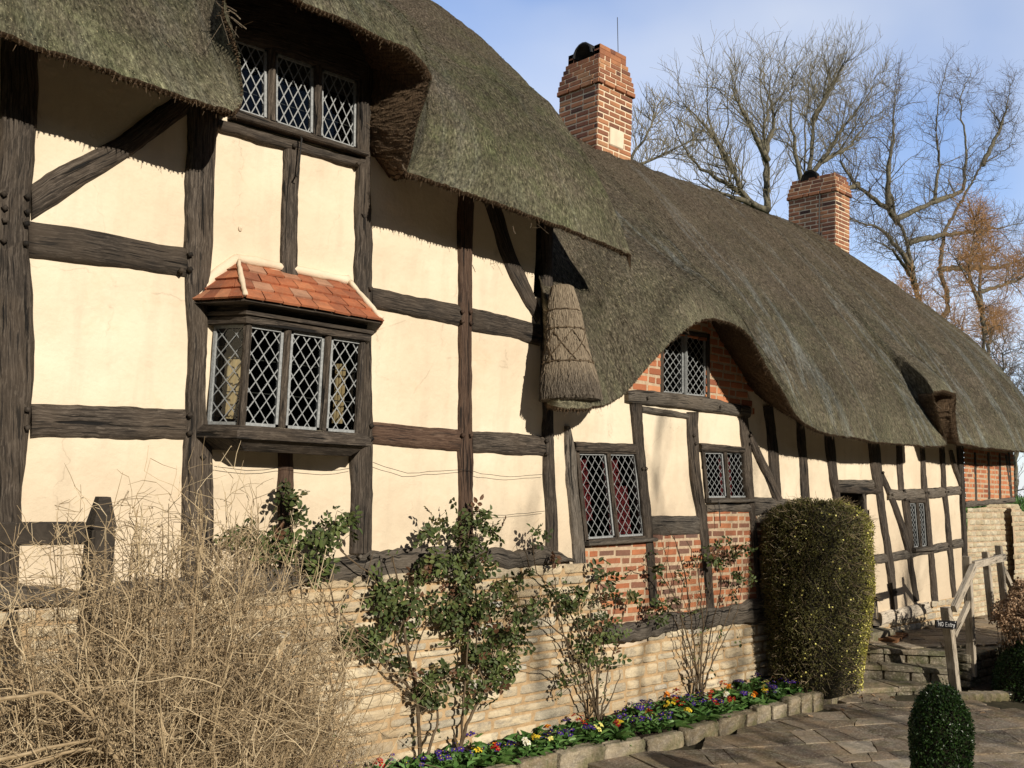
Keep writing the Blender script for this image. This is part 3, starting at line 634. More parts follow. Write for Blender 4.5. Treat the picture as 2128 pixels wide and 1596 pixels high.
# ---- stone plinth: real stones in courses
def stones(b, poly, Y, hmin=.045, hmax=.10, lmin=.16, lmax=.52, proud=.024, gap=.011, back=True, slope=0.0):
    P2 = np.array(poly)
    def inside(x, z):
        c = False; n = len(P2)
        for i in range(n):
            a, b2 = P2[i], P2[(i+1) % n]
            if (a[1] > z) != (b2[1] > z) and x < (b2[0]-a[0])*(z-a[1])/(b2[1]-a[1])+a[0]: c = not c
        return c
    x0, x1, z0, z1 = P2[:, 0].min(), P2[:, 0].max(), P2[:, 1].min(), P2[:, 1].max()
    z = z0
    while z < z1:
        h = RNG.uniform(hmin, hmax); x = x0-RNG.uniform(0, .2)
        while x < x1:
            l = RNG.uniform(lmin, lmax)*(1.0 if h > .07 else .9)
            cx, cz = x+l/2, z+h/2
            if inside(cx, cz) or inside(cx, cz-h*.3):
                hh = h*RNG.uniform(.9, 1.0); nx, nz = max(4, int(l/.045)), 5
                us = np.linspace(-1, 1, nx+2); vs = np.linspace(-1, 1, 7); us = np.sign(us)*abs(us)**.5; vs = np.sign(vs)*abs(vs)**.45; nx, nz = nx+2, 7
                PP = np.zeros((nx, nz, 3)); dep = proud*RNG.uniform(.5, 1.15); ph = RNG.uniform(0, 6, 4)
                k1, k2 = RNG.uniform(.0, .09, 2); low = RNG.normal(0, .22, (nx, nz))
                for i, u in enumerate(us):
                    for j, v in enumerate(vs):
                        ex = (1-(abs(u)**5))*(1-abs(v)**4)
                        cu = u*(1-.05*v*v-k1*(.5+.5*math.sin(ph[0]+3*v))); cv = v*(1-.07*u**4-k2*(.5+.5*math.sin(ph[1]+4*u)))
                        PP[i, j] = (cx+cu*(l-gap)/2, Y-dep*(ex**.35)*(1+.28*low[i, j])+.004*math.sin(ph[2]+5*u+2*v) if ex > 1e-4 else Y+.006, cz+cv*(hh-gap*.8)/2+slope*(cx-x0))
                b.grid(PP, rnd=RNG.random())
            x += l
        z += h
    if back:
        n = len(P2); cm = b.cm; b.cm = 1; Pb = P2.copy(); b.add(np.column_stack([Pb[:, 0], np.full(n, Y), Pb[:, 1]+slope*(Pb[:, 0]-x0)]), [tuple(range(n))[::-1]]); b.cm = cm
def W2(x, y, Y=0): q = onY(x, y, Y); return (q[0], q[2])
b = MB()
stones(b, [(-3.0, -.02), (6.0, -.02), W2(1240, 1300), W2(1225, 1188), W2(1100, 1172), W2(1000, 1172), W2(850, 1188), W2(700, 1212), W2(400, 1250), (-3.0, 1.42)], -0.05)
b.build('stone_plinth', [STONE, MORTARO], COT, smooth=True)
b = MB()
stones(b, [(5.9, -.02), (8.98, -.02), W2(1608, 1300), W2(1560, 1305), W2(1480, 1300), W2(1400, 1318), W2(1300, 1345), W2(1245, 1345)], -0.03, hmin=.055, hmax=.13, lmin=.12, lmax=.34, slope=0.012)
b.build('stone_plinth', [STONE, MORTARO], COT, smooth=True)
T('sill_beam', H((1238, 1318, 1340), (1290, 1296, 1338), (1370, 1282, 1318), (1440, 1272, 1304), (1500, 1262, 1300), (1582, 1248, 1292)), OAKG, proud=0.05, rough=2.2)
b = MB()
stones(b, [W2(1800, 1335), W2(2008, 1300), W2(2008, 1236), W2(1950, 1246), W2(1925, 1272), W2(1828, 1300)], -0.03, hmin=.05, hmax=.10, lmin=.1, lmax=.3)
b.build('stone_plinth', [STONE, MORTARO], COT, smooth=True)
b = MB()
stones(b, [(14.0, .3), (17.6, .3), (17.4, 1.6), W2(2126, 1072), W2(2112, 1048), W2(2060, 1052), W2(2008, 1058)], -0.02, hmin=.06, hmax=.10, lmin=.12, lmax=.24, proud=.02)
stones(b, [W2(2110, 1050, -.12), W2(2126, 1070, -.12), (17.9, .5), (15.6, .5), W2(2103, 1110, -.12), W2(2099, 1056, -.12)], -0.14, hmin=.06, hmax=.10, lmin=.12, lmax=.24, proud=.02)
q0 = onY(2096, 1060, -.30); q1 = onY(2103, 1112, -.30)
b.cm = 1; q0[0] += .0; (lambda *a: None)([(q0[0], -.12, q0[2]), (q0[0], 0, q0[2]), (q1[0]+.2, 0, q1[2]), (q1[0]+.2, -.12, q1[2])], [(0, 1, 2, 3)]); b.cm = 0
b.build('stone_plinth', [STONEP, MORTAR], COT, smooth=True)

# ---- thatched roofs
PH = np.array([(-.9, 3.2), (-.55, 3.93), (-.33, 4.34), (-.09, 4.77), (.33, 5.35), (.79, 5.82), (1.45, 6.46), (2.2, 7.10), (2.7, 7.42), (3.2, 7.1), (5.3, 4.6)])
PLO = np.array([(-.9, 2.15), (-.55, 2.8), (-.35, 3.2), (-.05, 3.72), (.4, 4.35), (1.0, 5.05), (1.6, 5.70), (2.1, 6.18), (2.4, 6.36), (2.75, 6.36), (3.2, 6.1), (5.3, 3.6)])
def mk_prof(P):
    yy = np.linspace(P[0, 0], P[-1, 0], 400); zz = np.interp(yy, P[:, 0], P[:, 1]); zz = smooth1(zz, 17)
    return lambda y: np.interp(y, yy, zz)
prof_h, prof_l = mk_prof(PH), mk_prof(PLO)
def bilin_noise(n, m, kx, ky):
    a = RNG.normal(0, 1, (kx+2, ky+2)); x = np.linspace(0, kx, n); y = np.linspace(0, ky, m)
    x0 = x.astype(int); y0 = y.astype(int); fx = (x-x0)[:, None]; fy = (y-y0)[None]
    fx = fx*fx*(3-2*fx); fy = fy*fy*(3-2*fy)
    return (a[x0][:, y0]*(1-fx)*(1-fy)+a[x0+1][:, y0]*fx*(1-fy)+a[x0][:, y0+1]*(1-fx)*fy+a[x0+1][:, y0+1]*fx*fy)
def roof(name, keys, prof, mat, ds=0.035, nk=110, bris=60000, xend=None, cheek=None, yback=5.2, liftlen=1.5, capstart=True):
    """keys: (E world xyz, W world xyz or None, roundness). Rows: wall - cut - edge - up the slope - ridge - rear."""
    E = np.array([k[0] for k in keys]); 
    Wl = np.array([k[1] if k[1] is not None else (k[0][0], 0.03, k[0][2]+0.33) for k in keys])
    XK = np.array([k[2] if len(k) > 2 and k[2] is not None else k[0][0] for k in keys]); LK_ = np.array([k[3] if len(k) > 3 and k[3] is not None else liftlen for k in keys])
    d = np.concatenate([[0], np.cumsum(np.linalg.norm(np.diff(E, axis=0), axis=1)+.3*np.linalg.norm(np.diff(Wl, axis=0), axis=1))])
    n = int(d[-1]/ds)+1; t = np.linspace(0, d[-1], n)
    E = np.stack([smooth1(np.interp(t, d, E[:, k]), 3) for k in range(3)], 1); Wl = np.stack([np.interp(t, d, Wl[:, k]) for k in range(3)], 1)
    E[:, 2] += cnoise(n, 11, .006)+RNG.normal(0, .003, n)
    E[:, 1] += cnoise(n, 9, .006)
    dirw = Wl-E; dl = np.linalg.norm(dirw, axis=1)[:, None]; dirw /= dl
    Xc = np.interp(t, d, XK); mono = np.maximum.accumulate(Xc); mono2 = np.minimum.accumulate(Xc[::-1])[::-1]; Xc = smooth1((mono+mono2)/2, 13); LLn = smooth1(np.interp(t, d, LK_), 9)
    ks = (np.linspace(0, 1, nk))**1.15
    rows = []; G = []
    nw = 8
    for i in range(nw):                              # soffit from wall to the cut lip
        a = i/nw; p = Wl+(E-Wl)*a
        p[:, 2] -= 0.0
        p[:, 2] -= 0.015*math.sin(a*math.pi)+0.02*a
        p += RNG.normal(0, .006, p.shape); rows.append(p)
    rows.append(E+dirw*0.055+np.array([0, 0, -0.035]))
    rows.append(E+dirw*0.018+np.array([0, 0, -0.022]))
    nlip = len(rows)
    base = prof(E[:, 1]); lift = E[:, 2]-base
    slope_d = np.zeros(n); prev = E.copy(); rows.append(E.copy())
    disp = bilin_noise(n, nk, max(4, int(t[-1]*1.6)), 7)*.020+bilin_noise(n, nk, max(4, int(t[-1]*7)), 30)*.006+bilin_noise(n, nk, max(4, int(t[-1]*3.2)), 3)*.012
    disp += RNG.normal(0, .0035, disp.shape)
    sd = [slope_d.copy()]
    for k in range(1, nk):
        a = ks[k]; Y = E[:, 1]+(yback-E[:, 1])*a
        dy = Y-E[:, 1]
        LL = np.where(lift > 0, LLn, 0.16)
        dec = np.exp(-(dy/LL)**1.6*2.2)
        Z = prof(Y)+lift*dec
        X = E[:, 0]+(Xc-E[:, 0])*(1-np.exp(-dy/.38))
        if xend is not None:
            xe = np.array([xend(y_) for y_ in Y]); x00, xm = 13.0, xend(-.5)
            X = np.where(X > x00, x00+(X-x00)*(xe-x00)/(xm-x00), X)
        p = np.stack([X, Y, Z], 1)
        f = min(1, k/6.0); p[:, 2] += disp[:, k]*f*.8; p[:, 1] -= disp[:, k]*f*.6
        slope_d = slope_d+np.linalg.norm(p-prev, axis=1); prev = p; rows.append(p); sd.append(slope_d.copy())
    P = np.stack(rows, 0)                            # (rows, n, 3)
    g = np.zeros_like(P); g[:, :, 0] = Xc[None]; 
    g[nlip:, :, 1] = np.stack(sd, 0)
    g[:nlip, :, 1] = -np.linspace(.5, .02, nlip)[:, None]
    b = MB()
    R_, n_ = P.shape[:2]
    cutP, cutG = P[:nlip+1], P[:nlip+1]
    b.cm = 1; b.grid(cutP, gr=cutG, rnd=0.4)
    b.cm = 0; b.grid(P[nlip:], gr=g[nlip:], rnd=0.0)
    # end caps
    b.cm = 1
    for c in ((0, -1) if capstart else (-1,)):
        top = P[nlip:, c]; bot = top+np.array([0, 0, -.13]); b.grid(np.stack([top, bot], 0), rnd=.4)
    b.cm = 0
    # straws lying on the coat
    S = P[nlip:]; nr = S.shape[0]
    if bris:
        wgt = np.linspace(1.6, .35, nr-1); wgt = wgt/wgt.sum()
        i = RNG.choice(nr-1, bris, p=wgt); lim = np.where(S[i, 0, 1] > 2.9, 0, 1)
        j = RNG.integers(0, n_-1, bris); u = RNG.random(bris)[:, None]; v = RNG.random(bris)[:, None]
        a0, a1, a2, a3 = S[i, j], S[i+1, j], S[i+1, j+1], S[i, j+1]
        p = (a0*(1-u)+a1*u)*(1-v)+(a3*(1-u)+a2*u)*v
        dn = a0-a1; dn /= np.linalg.norm(dn, axis=1)[:, None]+1e-9
        sd_ = a3-a0; sd_ /= np.linalg.norm(sd_, axis=1)[:, None]+1e-9
        nm = np.cross(sd_, dn); nm *= np.sign(-nm[:, 1]+.5*nm[:, 2])[:, None]; nm /= np.linalg.norm(nm, axis=1)[:, None]+1e-9
        near = (p[:, 0] < 6)
        ln = RNG.uniform(.008, .022, bris)[:, None]*np.where(near, 1, 1.3)[:, None]; wd = RNG.uniform(.0014, .003, bris)[:, None]*np.where(near, 1, 1.5)[:, None]
        dr = dn*RNG.uniform(.7, 1, bris)[:, None]+nm*RNG.uniform(.06, .5, bris)[:, None]+sd_*RNG.normal(0, .22, bris)[:, None]; dr /= np.linalg.norm(dr, axis=1)[:, None]
        q = np.stack([p-sd_*wd, p+sd_*wd, p+dr*ln+sd_*wd*.4, p+dr*ln-sd_*wd*.4], 1)
        gg = np.zeros_like(q); gg[:, :, 0] = g[nlip:][i, j][:, 0][:, None]; gg[:, :, 1] = g[nlip:][i, j][:, 1][:, None]
        rr = RNG.random(bris)**3*.9; b.quads(q, rr, gg)
        # ragged ends hanging below the lip, along the cut
        m = int(bris*.45); jj = RNG.integers(0, n_-1, m); kk = RNG.integers(1, nlip, m)
        p = P[kk, jj]+(P[kk+1, jj]-P[kk, jj])*RNG.random(m)[:, None]
        ed = E[np.minimum(jj+1, n_-1)]-E[jj]; ed /= np.linalg.norm(ed, axis=1)[:, None]+1e-9
        wv = -dirw[jj]; od = np.cross(ed, wv); od /= np.linalg.norm(od, axis=1)[:, None]+1e-9; od *= np.where(od@np.array([1., .3, 1.]) > 0, -1, 1)[:, None]
        od[:, 2] -= 0.0
        dr = od+RNG.normal(0, .35, (m, 3))+wv*.5; dr /= np.linalg.norm(dr, axis=1)[:, None]
        ln = RNG.uniform(.004, .016, m)[:, None]*np.where(RNG.random(m) > .985, 3.5, 1)[:, None]
        q = np.stack([p-ed*.002, p+ed*.002, p+dr*ln+ed*.001, p+dr*ln-ed*.001], 1); b.cm = 1; b.quads(q, RNG.random(m), q.copy())
    return b.build(name, [mat, THATCH_CUT], COT, smooth=True)
def K(x, y, Ye=-.55, w=None, Yw=0.03):
    e = onY(x, y, Ye); wv = None
    if w is not None: wv = onY(w[0], w[1], Yw)
    return (e, wv)
e0 = onY(0, 62, -.55)
HK = [((-2.8, -.55, e0[2]), None), ((-.5, -.55, e0[2]), None), K(0, 62), K(86, 100), (*K(244, 150), 1.55), (*K(376, 195), 1.75), (*K(470, 225), 1.95),
      (onY(492, 229, -.55), (2.50, .03, 4.30), 2.0), (onY(503, 217, -.55), (2.53, .03, 4.35), 2.04), (onY(506, 190, -.55), (2.53, .03, 4.4), 2.08), (onY(502, 150, -.55), (2.52, .03, 4.55), 2.14), (onY(497, 110, -.55), (2.48, .03, 4.7), 2.2), (onY(485, 70, -.54), (2.45, .03, 4.85), 2.26), (onY(465, 30, -.52), (2.45, .03, 5.0), 2.32),
      (onY(466, -25, -.50), (2.5, .03, 5.1), 2.4), (onY(500, -52, -.50), (2.55, .03, 5.2), 2.5), (onY(560, -42, -.52), (2.75, .03, 5.25), 2.66), K(624, 0, -.55), K(700, 32, -.55), K(800, 80, -.55), (onY(846, 98, -.55), (3.42, .03, 5.1), 3.48), (onY(872, 118, -.55), (3.50, .03, 5.0), 3.62),
      (onY(893, 146, -.55), onY(770, 150, 0), 3.78), (onY(899, 163, -.54), onY(764, 204, 0), 3.84), (onY(889, 190, -.55), onY(763, 232, 0), 3.90), (onY(866, 260, -.55), onY(763, 262, 0), 4.02), (onY(860, 300, -.55), onY(766, 312, 0), 4.10), (onY(850, 340, -.55), onY(778, 328, 0), 4.18), (onY(842, 358, -.53), onY(812, 372, 0), 4.22),
      (*K(880, 368), 4.28), (*K(940, 388), 4.42), (*K(1001, 409), 4.6), (*K(1151, 462), 5.12), K(1264, 507), K(1313, 529)]
roof('thatched_roof', HK, prof_h, THATCH_H, bris=130000, liftlen=1.35)
def xend(y): return float(np.interp(y, [-.6, .6, .85, 1.25, 1.75, 2.4, 2.9, 5.3], [16.3, 16.2, 15.9, 15.15, 14.35, 13.1, 13.1, 16.2]))
def KW(x, y, Ye, w): return (onY(x, y, Ye), onY(w[0], w[1], .03))
LK = [(onY(1134, 832, -.03), (5.46, .03, 2.78), 5.42), (onY(1135, 836, -.16), (5.47, .03, 2.78), 5.40), (onY(1140, 840, -.28), (5.5, .03, 2.78), 5.38), (onY(1160, 845, -.40), (5.55, .03, 2.8), 5.38), (onY(1212, 848, -.50), (5.75, .03, 2.9), 5.42), K(1262, 840, -.5), K(1297, 820, -.53), K(1316, 797),
      K(1345, 763), K(1373, 733), K(1398, 705), K(1435, 674), K(1460, 662), K(1487, 660), K(1517, 668), K(1542, 681), K(1562, 700), K(1577, 728), K(1599, 769), K(1628, 815), K(1652, 857), K(1672, 880), K(1700, 893), K(1740, 903), K(1823, 918), (*K(1900, 925), 10.98), (*K(1954, 927), 11.5),
      (onY(1968, 923, -.55), (12.06, .03, 2.9), 11.6, .65), (onY(1963, 899, -.55), (12.05, .03, 3.0), 11.66, .7), (onY(1953, 873, -.55), (12.04, .03, 3.1), 11.71, .75), (onY(1945, 842, -.55), (12.03, .03, 3.25), 11.76, .8), (onY(1938, 813, -.55), (12.02, .03, 3.40), 11.82, .8),
      (onY(1961, 810, -.55), (12.03, .03, 3.40), 12.0, .8), (onY(1984, 817, -.55), (12.05, .03, 3.38), 12.3, .8), (onY(1987, 824, -.55), (12.06, .03, 3.34), 12.38, .8), (onY(1985, 856, -.55), (12.08, .03, 3.1), 12.5, .75), (onY(1988, 880, -.55), (12.10, .03, 2.92), 12.6, .7), (onY(1993, 920, -.55), (12.3, .03, 2.85), 12.75, .65),
      (*K(2031, 927), 13.15), K(2102, 936), ((16.3, -.5, 2.84), None)]
roof('thatched_roof', LK, prof_l, THATCH_L, capstart=False, bris=170000, xend=xend, liftlen=1.2)

def rock(b, c, dims, rotz=0.0, rnd=.5, k=5, amp=.06, tiltx=0.0, O_=9):
    # rounded, chipped block
    n = k; pts = []
    Rz = np.array([[math.cos(rotz), -math.sin(rotz), 0], [math.sin(rotz), math.cos(rotz), 0], [0, 0, 1]])
    Rx = np.array([[1, 0, 0], [0, math.cos(tiltx), -math.sin(tiltx)], [0, math.sin(tiltx), math.cos(tiltx)]])
    ph = RNG.uniform(0, 6, 6); h = np.array(dims)/2
    def f(p):
        q = p/np.linalg.norm(p, ord=7)
        w = 1+amp*(math.sin(ph[0]+3*q[0])+math.sin(ph[1]+4*q[1]+q[0])+math.sin(ph[2]+3.5*q[2]+2*q[0]))/2+RNG.normal(0, amp*.15)
        return (Rz @ (Rx @ (q*h*w)))+np.array(c)
    us = np.linspace(-1, 1, n+1)
    for ax in range(3):
        for sg in (-1, 1):
            G_ = np.zeros((n+1, n+1, 3))
            for i, u in enumerate(us):
                for j, v in enumerate(us):
                    p = np.zeros(3); p[ax] = sg; p[(ax+1) % 3] = u; p[(ax+2) % 3] = v
                    st = RNG.bit_generator.state if False else None
                    q = p/np.linalg.norm(p, ord=O_)
                    w = 1+amp*(math.sin(ph[0]+3*q[0])+math.sin(ph[1]+4*q[1]+q[0])+math.sin(ph[2]+3.5*q[2]+2*q[0]))/2+amp*.45*math.sin(ph[3]+17*q[0]+13*q[1]+19*q[2])+amp*.3*math.sin(ph[4]+31*q[0]-23*q[1]+27*q[2])
                    G_[i, j] = (Rz @ (Rx @ (q*h*w)))+np.array(c)
            b.grid(G_, rnd=rnd, flip=(sg < 0))
# ---- straw bundle tied on the end of the low thatch
def lerp(a, b, t): return np.asarray(a)*(1-t)+np.asarray(b)*t
b = MB(); band = MB()
topc, botc = onY(1168, 596, -.24), onY(1186, 826, -.37)
lx = unit(onY(1230, 778, -.46)-onY(1126, 778, -.20)); ax = unit(botc-topc); fz = unit(np.cross(ax, lx)); fz = fz if fz[1] < 0 else -fz
n, m = 26, 22; P = np.zeros((n, m, 3)); g = np.zeros_like(P)
def bpt(t, th, ex=0.0):
    c = lerp(topc, botc, t); ra = (.088+.150*t**0.95)*(1+.04*math.sin(9*t)); rb = .075+.075*t
    for tb in (.10, .23, .40, .72): ra *= 1-.035*math.exp(-((t-tb)/.02)**2)
    return c+lx*math.cos(th)*(ra+ex)+fz*math.sin(th)*(rb+ex)
for i in range(n):
    for j in range(m):
        t = i/(n-1); th = j/m*2*math.pi; P[i, j] = bpt(t, th, RNG.normal(0, .003)); g[i, j] = (j/m*1.2, 0, t*.7)
b.grid(P, close=True, gr=g, rnd=.5)
b.add(P[0], [tuple(range(m))], rnd=.5)
cb0 = lerp(topc, botc, 1.0); low_ = [P[-1]]
for q_, k_ in ((.02, .93), (.035, .78), (.045, .5), (.05, .05)): low_.append(cb0+(P[-1]-cb0)*k_+ax*q_+RNG.normal(0, .002, P[-1].shape))
b.grid(np.array(low_), close=True, gr=np.tile(g[-1], (5, 1, 1))+np.array([0, 0, .02])*np.arange(5)[:, None, None], rnd=.3)
for _ in range(3400):
    t = RNG.random()*.99; th = RNG.uniform(0, 2*math.pi); p = bpt(t, th, .001); q = bpt(min(1.03, t+RNG.uniform(.06, .16)), th+RNG.normal(0, .10), RNG.uniform(.0, .010))
    s_ = unit(np.cross(q-p, fz))*.0022
    b.quads(np.array([[p-s_, p+s_, q+s_*.6, q-s_*.6]]), np.array([RNG.random()]), np.array([[[th, 0, t*.7]]*4]))
sb = b.build('straw_bundle', BUNDLE, COT, smooth=False)
def ring(t0, t1=None, th0=.1, th1=3.2, r=.006):
    t1 = t0 if t1 is None else t1; k = 18
    band.tube([bpt(lerp(t0, t1, i/k)+.004*math.sin(i*2.1), th0+(th1-th0)*i/k, .008+.003*math.sin(i*1.7)) for i in range(k+1)], r, 5, rnd=RNG.random())
for t0 in (.23, .40, .70): ring(t0, th0=-.3, th1=3.6)
for a0, a1 in ((.3, 1.3), (1.3, 2.3), (2.2, 3.1)): ring(.42, .69, a0, a1+.3, .004); ring(.69, .42, a0, a1, .004)
for k in range(7):
    th = .3+k*.42; c = bpt(.70, th, .012); band.box(c, (.016, .014, .022), rnd=.2, bev=.004); c = bpt(.40, th, .012); band.box(c, (.014, .013, .02), rnd=.3, bev=.004)
band.build('binding_cord', STEM, sb)
# bent spars and loose straws sticking out of the thatch
b = MB()
for (a, c, Y) in [((448, 2), (470, 22), -.5), ((470, 12), (492, 24), -.5), ((468, 28), (482, 60), -.5), ((480, 35), (512, 60), -.55), ((475, 20), (500, 40), -.5), ((836, 341), (843, 352), -.56), ((841, 352), (838, 342), -.56), ((1293, 516), (1314, 531), -.57), ((340, 88), (352, 98), -.35), ((1443, 508), (1462, 530), .9), ((1745, 572), (1751, 580), .9), ((2090, 818), (2115, 850), .3), ((1941, 835), (1956, 849), -.55), ((995, 105), (1010, 120), .5), ((1066, 470), (1072, 486), -.5)]:
    p, q = onY(*a, Y), onY(*c, Y); b.tube([p, lerp(p, q, .5)+RNG.normal(0, .006, 3), q], .0035, 4, rnd=RNG.random())
for _ in range(22):
    x, y = random.choice([(472, 35), (480, 55), (850, 370), (1110, 470), (1195, 505)]); p = onY(x+RNG.normal(0, 8), y+RNG.normal(0, 8), -.5)
    b.tube([p, p+RNG.normal(0, .05, 3)+np.array([.02, -.02, -.04])], .0018, 3, rnd=RNG.random())
tag(b.build('loose_straw', STRAW, COT), kind='stuff')

# ---- windows
def window(q, name='window', lights=2, nx=4, ny=7, Y=-.0, normal=(0, -1, 0), mull=.045, frame_w=.018, mull_mat=OAK, parent=COT, curtain=None, side=0, bars=2, lead_w=.0062, lead_mat=LEAD, recess=.02, flat=None, casing=True):
    q = np.asarray(q, float); nrm = np.array(normal, float)
    def S(u, v): return (q[0]*(1-u)+q[1]*u)*(1-v)+(q[3]*(1-u)+q[2]*u)*v
    wid = np.linalg.norm(S(1, .5)-S(0, .5))
    ctr = S(.5, .5)-nrm*recess
    fb = MB()
    def bar(mb, p, r, w, dp, off=0.0, rnd=.5):
        p = np.asarray(p)+nrm*off; r = np.asarray(r)+nrm*off; d = unit(r-p); s = np.cross(d, nrm)
        c = (p+r)/2; L_ = np.linalg.norm(r-p); Rm = np.column_stack([d, nrm, s]); mb.box(c, (L_, dp, w), R=Rm, rnd=rnd, gr=None)
    mw = mull/wid; x = 0; lw = (1-mw*(lights-1))/lights
    glass = MB(); lead = MB(); iron = MB(); mul = MB(); irons = []; muls = []
    for k in range(lights):
        u0 = k*(lw+mw); u1 = u0+lw
        if k: # mullion: pointed section
            um = u0-mw/2; a, c = S(um, 0), S(um, 1); d = unit(c-a); s = np.cross(d, nrm)*mull/2
            nseg = 10; rows = []
            for i in range(nseg+1):
                p = lerp(a, c, i/nseg); wv = RNG.normal(0, .0015)
                rows.append([p-s-nrm*.02, p-s*.95+nrm*(.012+wv), p-s*.35+nrm*(.03+wv), p+s*.35+nrm*(.03+wv), p+s*.95+nrm*(.012+wv), p+s-nrm*.02])
            rows = np.array(rows); gg = np.zeros_like(rows); gg[:, :, 0] = np.linspace(0, np.linalg.norm(c-a), nseg+1)[:, None]+k; gg[:, :, 1] = np.linspace(0, .06, 6)[None]+k*.3
            mul = MB(); mul.grid(rows, gr=gg, rnd=RNG.random()); muls.append(mul)
        g0, g1 = u0+.004, u1-.004
        Gp = np.array([[S(lerp(g0, g1, i/6), j/8)-nrm*(recess+RNG.normal(0, .0006)) for j in range(9)] for i in range(7)])
        glass.grid(Gp)
        for (pa, pb) in (((u0, 0), (u1, 0)), ((u1, 0), (u1, 1)), ((u1, 1), (u0, 1)), ((u0, 1), (u0, 0))):
            ins = frame_w/2
            A_, B_ = S(*pa), S(*pb); inn = unit(S((u0+u1)/2, .5)-(A_+B_)/2)*ins; bar(fb, A_+inn, B_+inn, frame_w, .018, -recess+.008)
        def clipu(pu, pv, qu, qv):
            t0, t1 = 0., 1.
            du, dv = qu-pu, qv-pv
            for p_, q_ in ((-du, pu-u0), (du, u1-pu), (-dv, pv), (dv, 1-pv)):
                if abs(p_) < 1e-9: continue
                r_ = q_/p_
                if p_ < 0: t0 = max(t0, r_)
                else: t1 = min(t1, r_)
            return (t0, t1) if t1-t0 > 1e-3 else None
        for sg in (1, -1):
            for c in range(-int(nx)-int(ny)-2, int(nx)+int(ny)+3):
                # nx*u' +- ny*v = c
                v0_, v1_ = -0.0, 1.0
                ua = (c-sg*ny*0+ .0)/nx; ub = (c-sg*ny*1+.0)/nx
                pu, qu = u0+ua*lw, u0+ub*lw
                cl = clipu(pu, 0., qu, 1.)
                if cl is None: continue
                t0, t1 = cl; A_ = S(pu+(qu-pu)*t0, t0); B_ = S(pu+(qu-pu)*t1, t1); mid = lerp(A_, B_, .5)+nrm*RNG.normal(0, .0015)
                bar(lead, A_, mid, lead_w*RNG.uniform(.85, 1.1), .0025, -recess+.0018+(.001 if sg > 0 else 0)); bar(lead, mid, B_, lead_w*RNG.uniform(.85, 1.1), .0025, -recess+.0018+(.001 if sg > 0 else 0))
        for i in range(bars):
            v = (i+1)/(bars+1); iron = MB(); bar(iron, S(u0, v), S(u1, v), .006, .006, -recess-.02); irons.append(iron)
    if casing:
        cs_ = MB(); cw = .045
        for (pa, pb, oo) in (((0, 0), (1, 0), (0, -1)), ((1, 0), (1, 1), (1, 0)), ((1, 1), (0, 1), (0, 1)), ((0, 1), (0, 0), (-1, 0))):
            A_, B_ = S(*pa), S(*pb); d_ = unit(B_-A_); o_ = unit(np.cross(d_, nrm)); o_ = o_ if o_.dot((A_+B_)/2-S(.5, .5)) > 0 else -o_
            A2, B2 = A_+o_*cw*.45-d_*cw*.9, B_+o_*cw*.45+d_*cw*.9; c_ = (A2+B2)/2
            L_ = np.linalg.norm(B2-A2); k0 = cs_.n; cs_.box(c_-nrm*.004, (L_, .05, cw), R=np.column_stack([d_, nrm, o_]), bev=.004, rnd=.5); vv = cs_.v[-1]; cs_.g[-1] = np.column_stack([(vv-A2)@d_+RNG.random()*9, (vv-A2)@o_, (vv-A2)@nrm])
    w = glass.build(name, GLASSM, parent, smooth=True)
    if casing: cs_.build('casing', OAK, w)
    if flat is not None: w = flat
    fb.build('frame', lead_mat, w); lead.build('lead_lattice', lead_mat, w); [x_.build('glazing_bar', IRON, w) for x_ in irons]; [x_.build('mullion', mull_mat, w) for x_ in muls]
    if curtain:
        mat, spans = curtain
        for (ca, cb, z0, z1, ph) in spans:
            cb_ = MB(); nn = 26; P = []
            for i in range(nn):
                u = lerp(ca, cb, i/(nn-1)); 
                P.append([S(u+.02*ph*math.sin(v*3), v)-nrm*(.12+.025*math.sin(i*1.25+ph)+.01*math.sin(i*.5)) for v in np.linspace(z0, z1, 9)])
            cb_.grid(P); cb_.build('curtain', mat, w, smooth=True)
    return w
window(WIN_UP, lights=3, nx=4, ny=3.6, mull=.06, curtain=None, bars=2, lead_w=.0072)
window(WIN_GAB, lights=2, nx=3.5, ny=6.5, mull=.028, mull_mat=LEAD, lead_w=.006)
window(WIN_1, lights=2, nx=4, ny=6.8, mull=.045, lead_w=.0048, curtain=(REDCLOTH, [(.10, .26, .06, .8, 0), (.60, .80, .05, .98, 1.5), (.84, .9, .4, .98, 1)]))
window(WIN_2, lights=2, nx=4, ny=6, mull=.045, lead_w=.0045, curtain=(REDCLOTH, [(.62, .80, .1, .98, 1)]))
window(WIN_3, lights=2, nx=3, ny=9, mull=.06, lead_w=.006)
def sill(a, c, h, depth, Y=-.02, mat=OAKG, name='window_sill'):
    A_, C_ = onY(*a, Y), onY(*c, Y); b = MB(); n = 12; rows = []; g = []
    for i in range(n+1):
        p = lerp(A_, C_, i/n); w = RNG.normal(0, .0015)
        rows.append([p+np.array([0, .06, 0]), p+np.array([0, -depth*.8, -.004+w]), p+np.array([0, -depth, -.012+w]), p+np.array([0, -depth, -h+.008]), p+np.array([0, -depth*.85, -h]), p+np.array([0, .06, -h])])
        g.append([[i/n*1.2, k*.03, 0] for k in range(6)])
    b.grid(rows, gr=g, rnd=.5); b.f += [tuple(range(6)), tuple(range(n*6, n*6+6))[::-1]]; b.m += [0, 0]
    return b.build(name, mat, COT)
sill((1214, 1125), (1357, 1116), .035, .06); sill((1469, 1037), (1566, 1036), .035, .055); sill((1893, 1138), (1939, 1135), .05, .07)
sill((476, 236), (756, 318), .035, .07, mat=OAK)
for a, c in (((1198, 940), (1216, 1124)), ((1322, 943), (1341, 1116))): pass
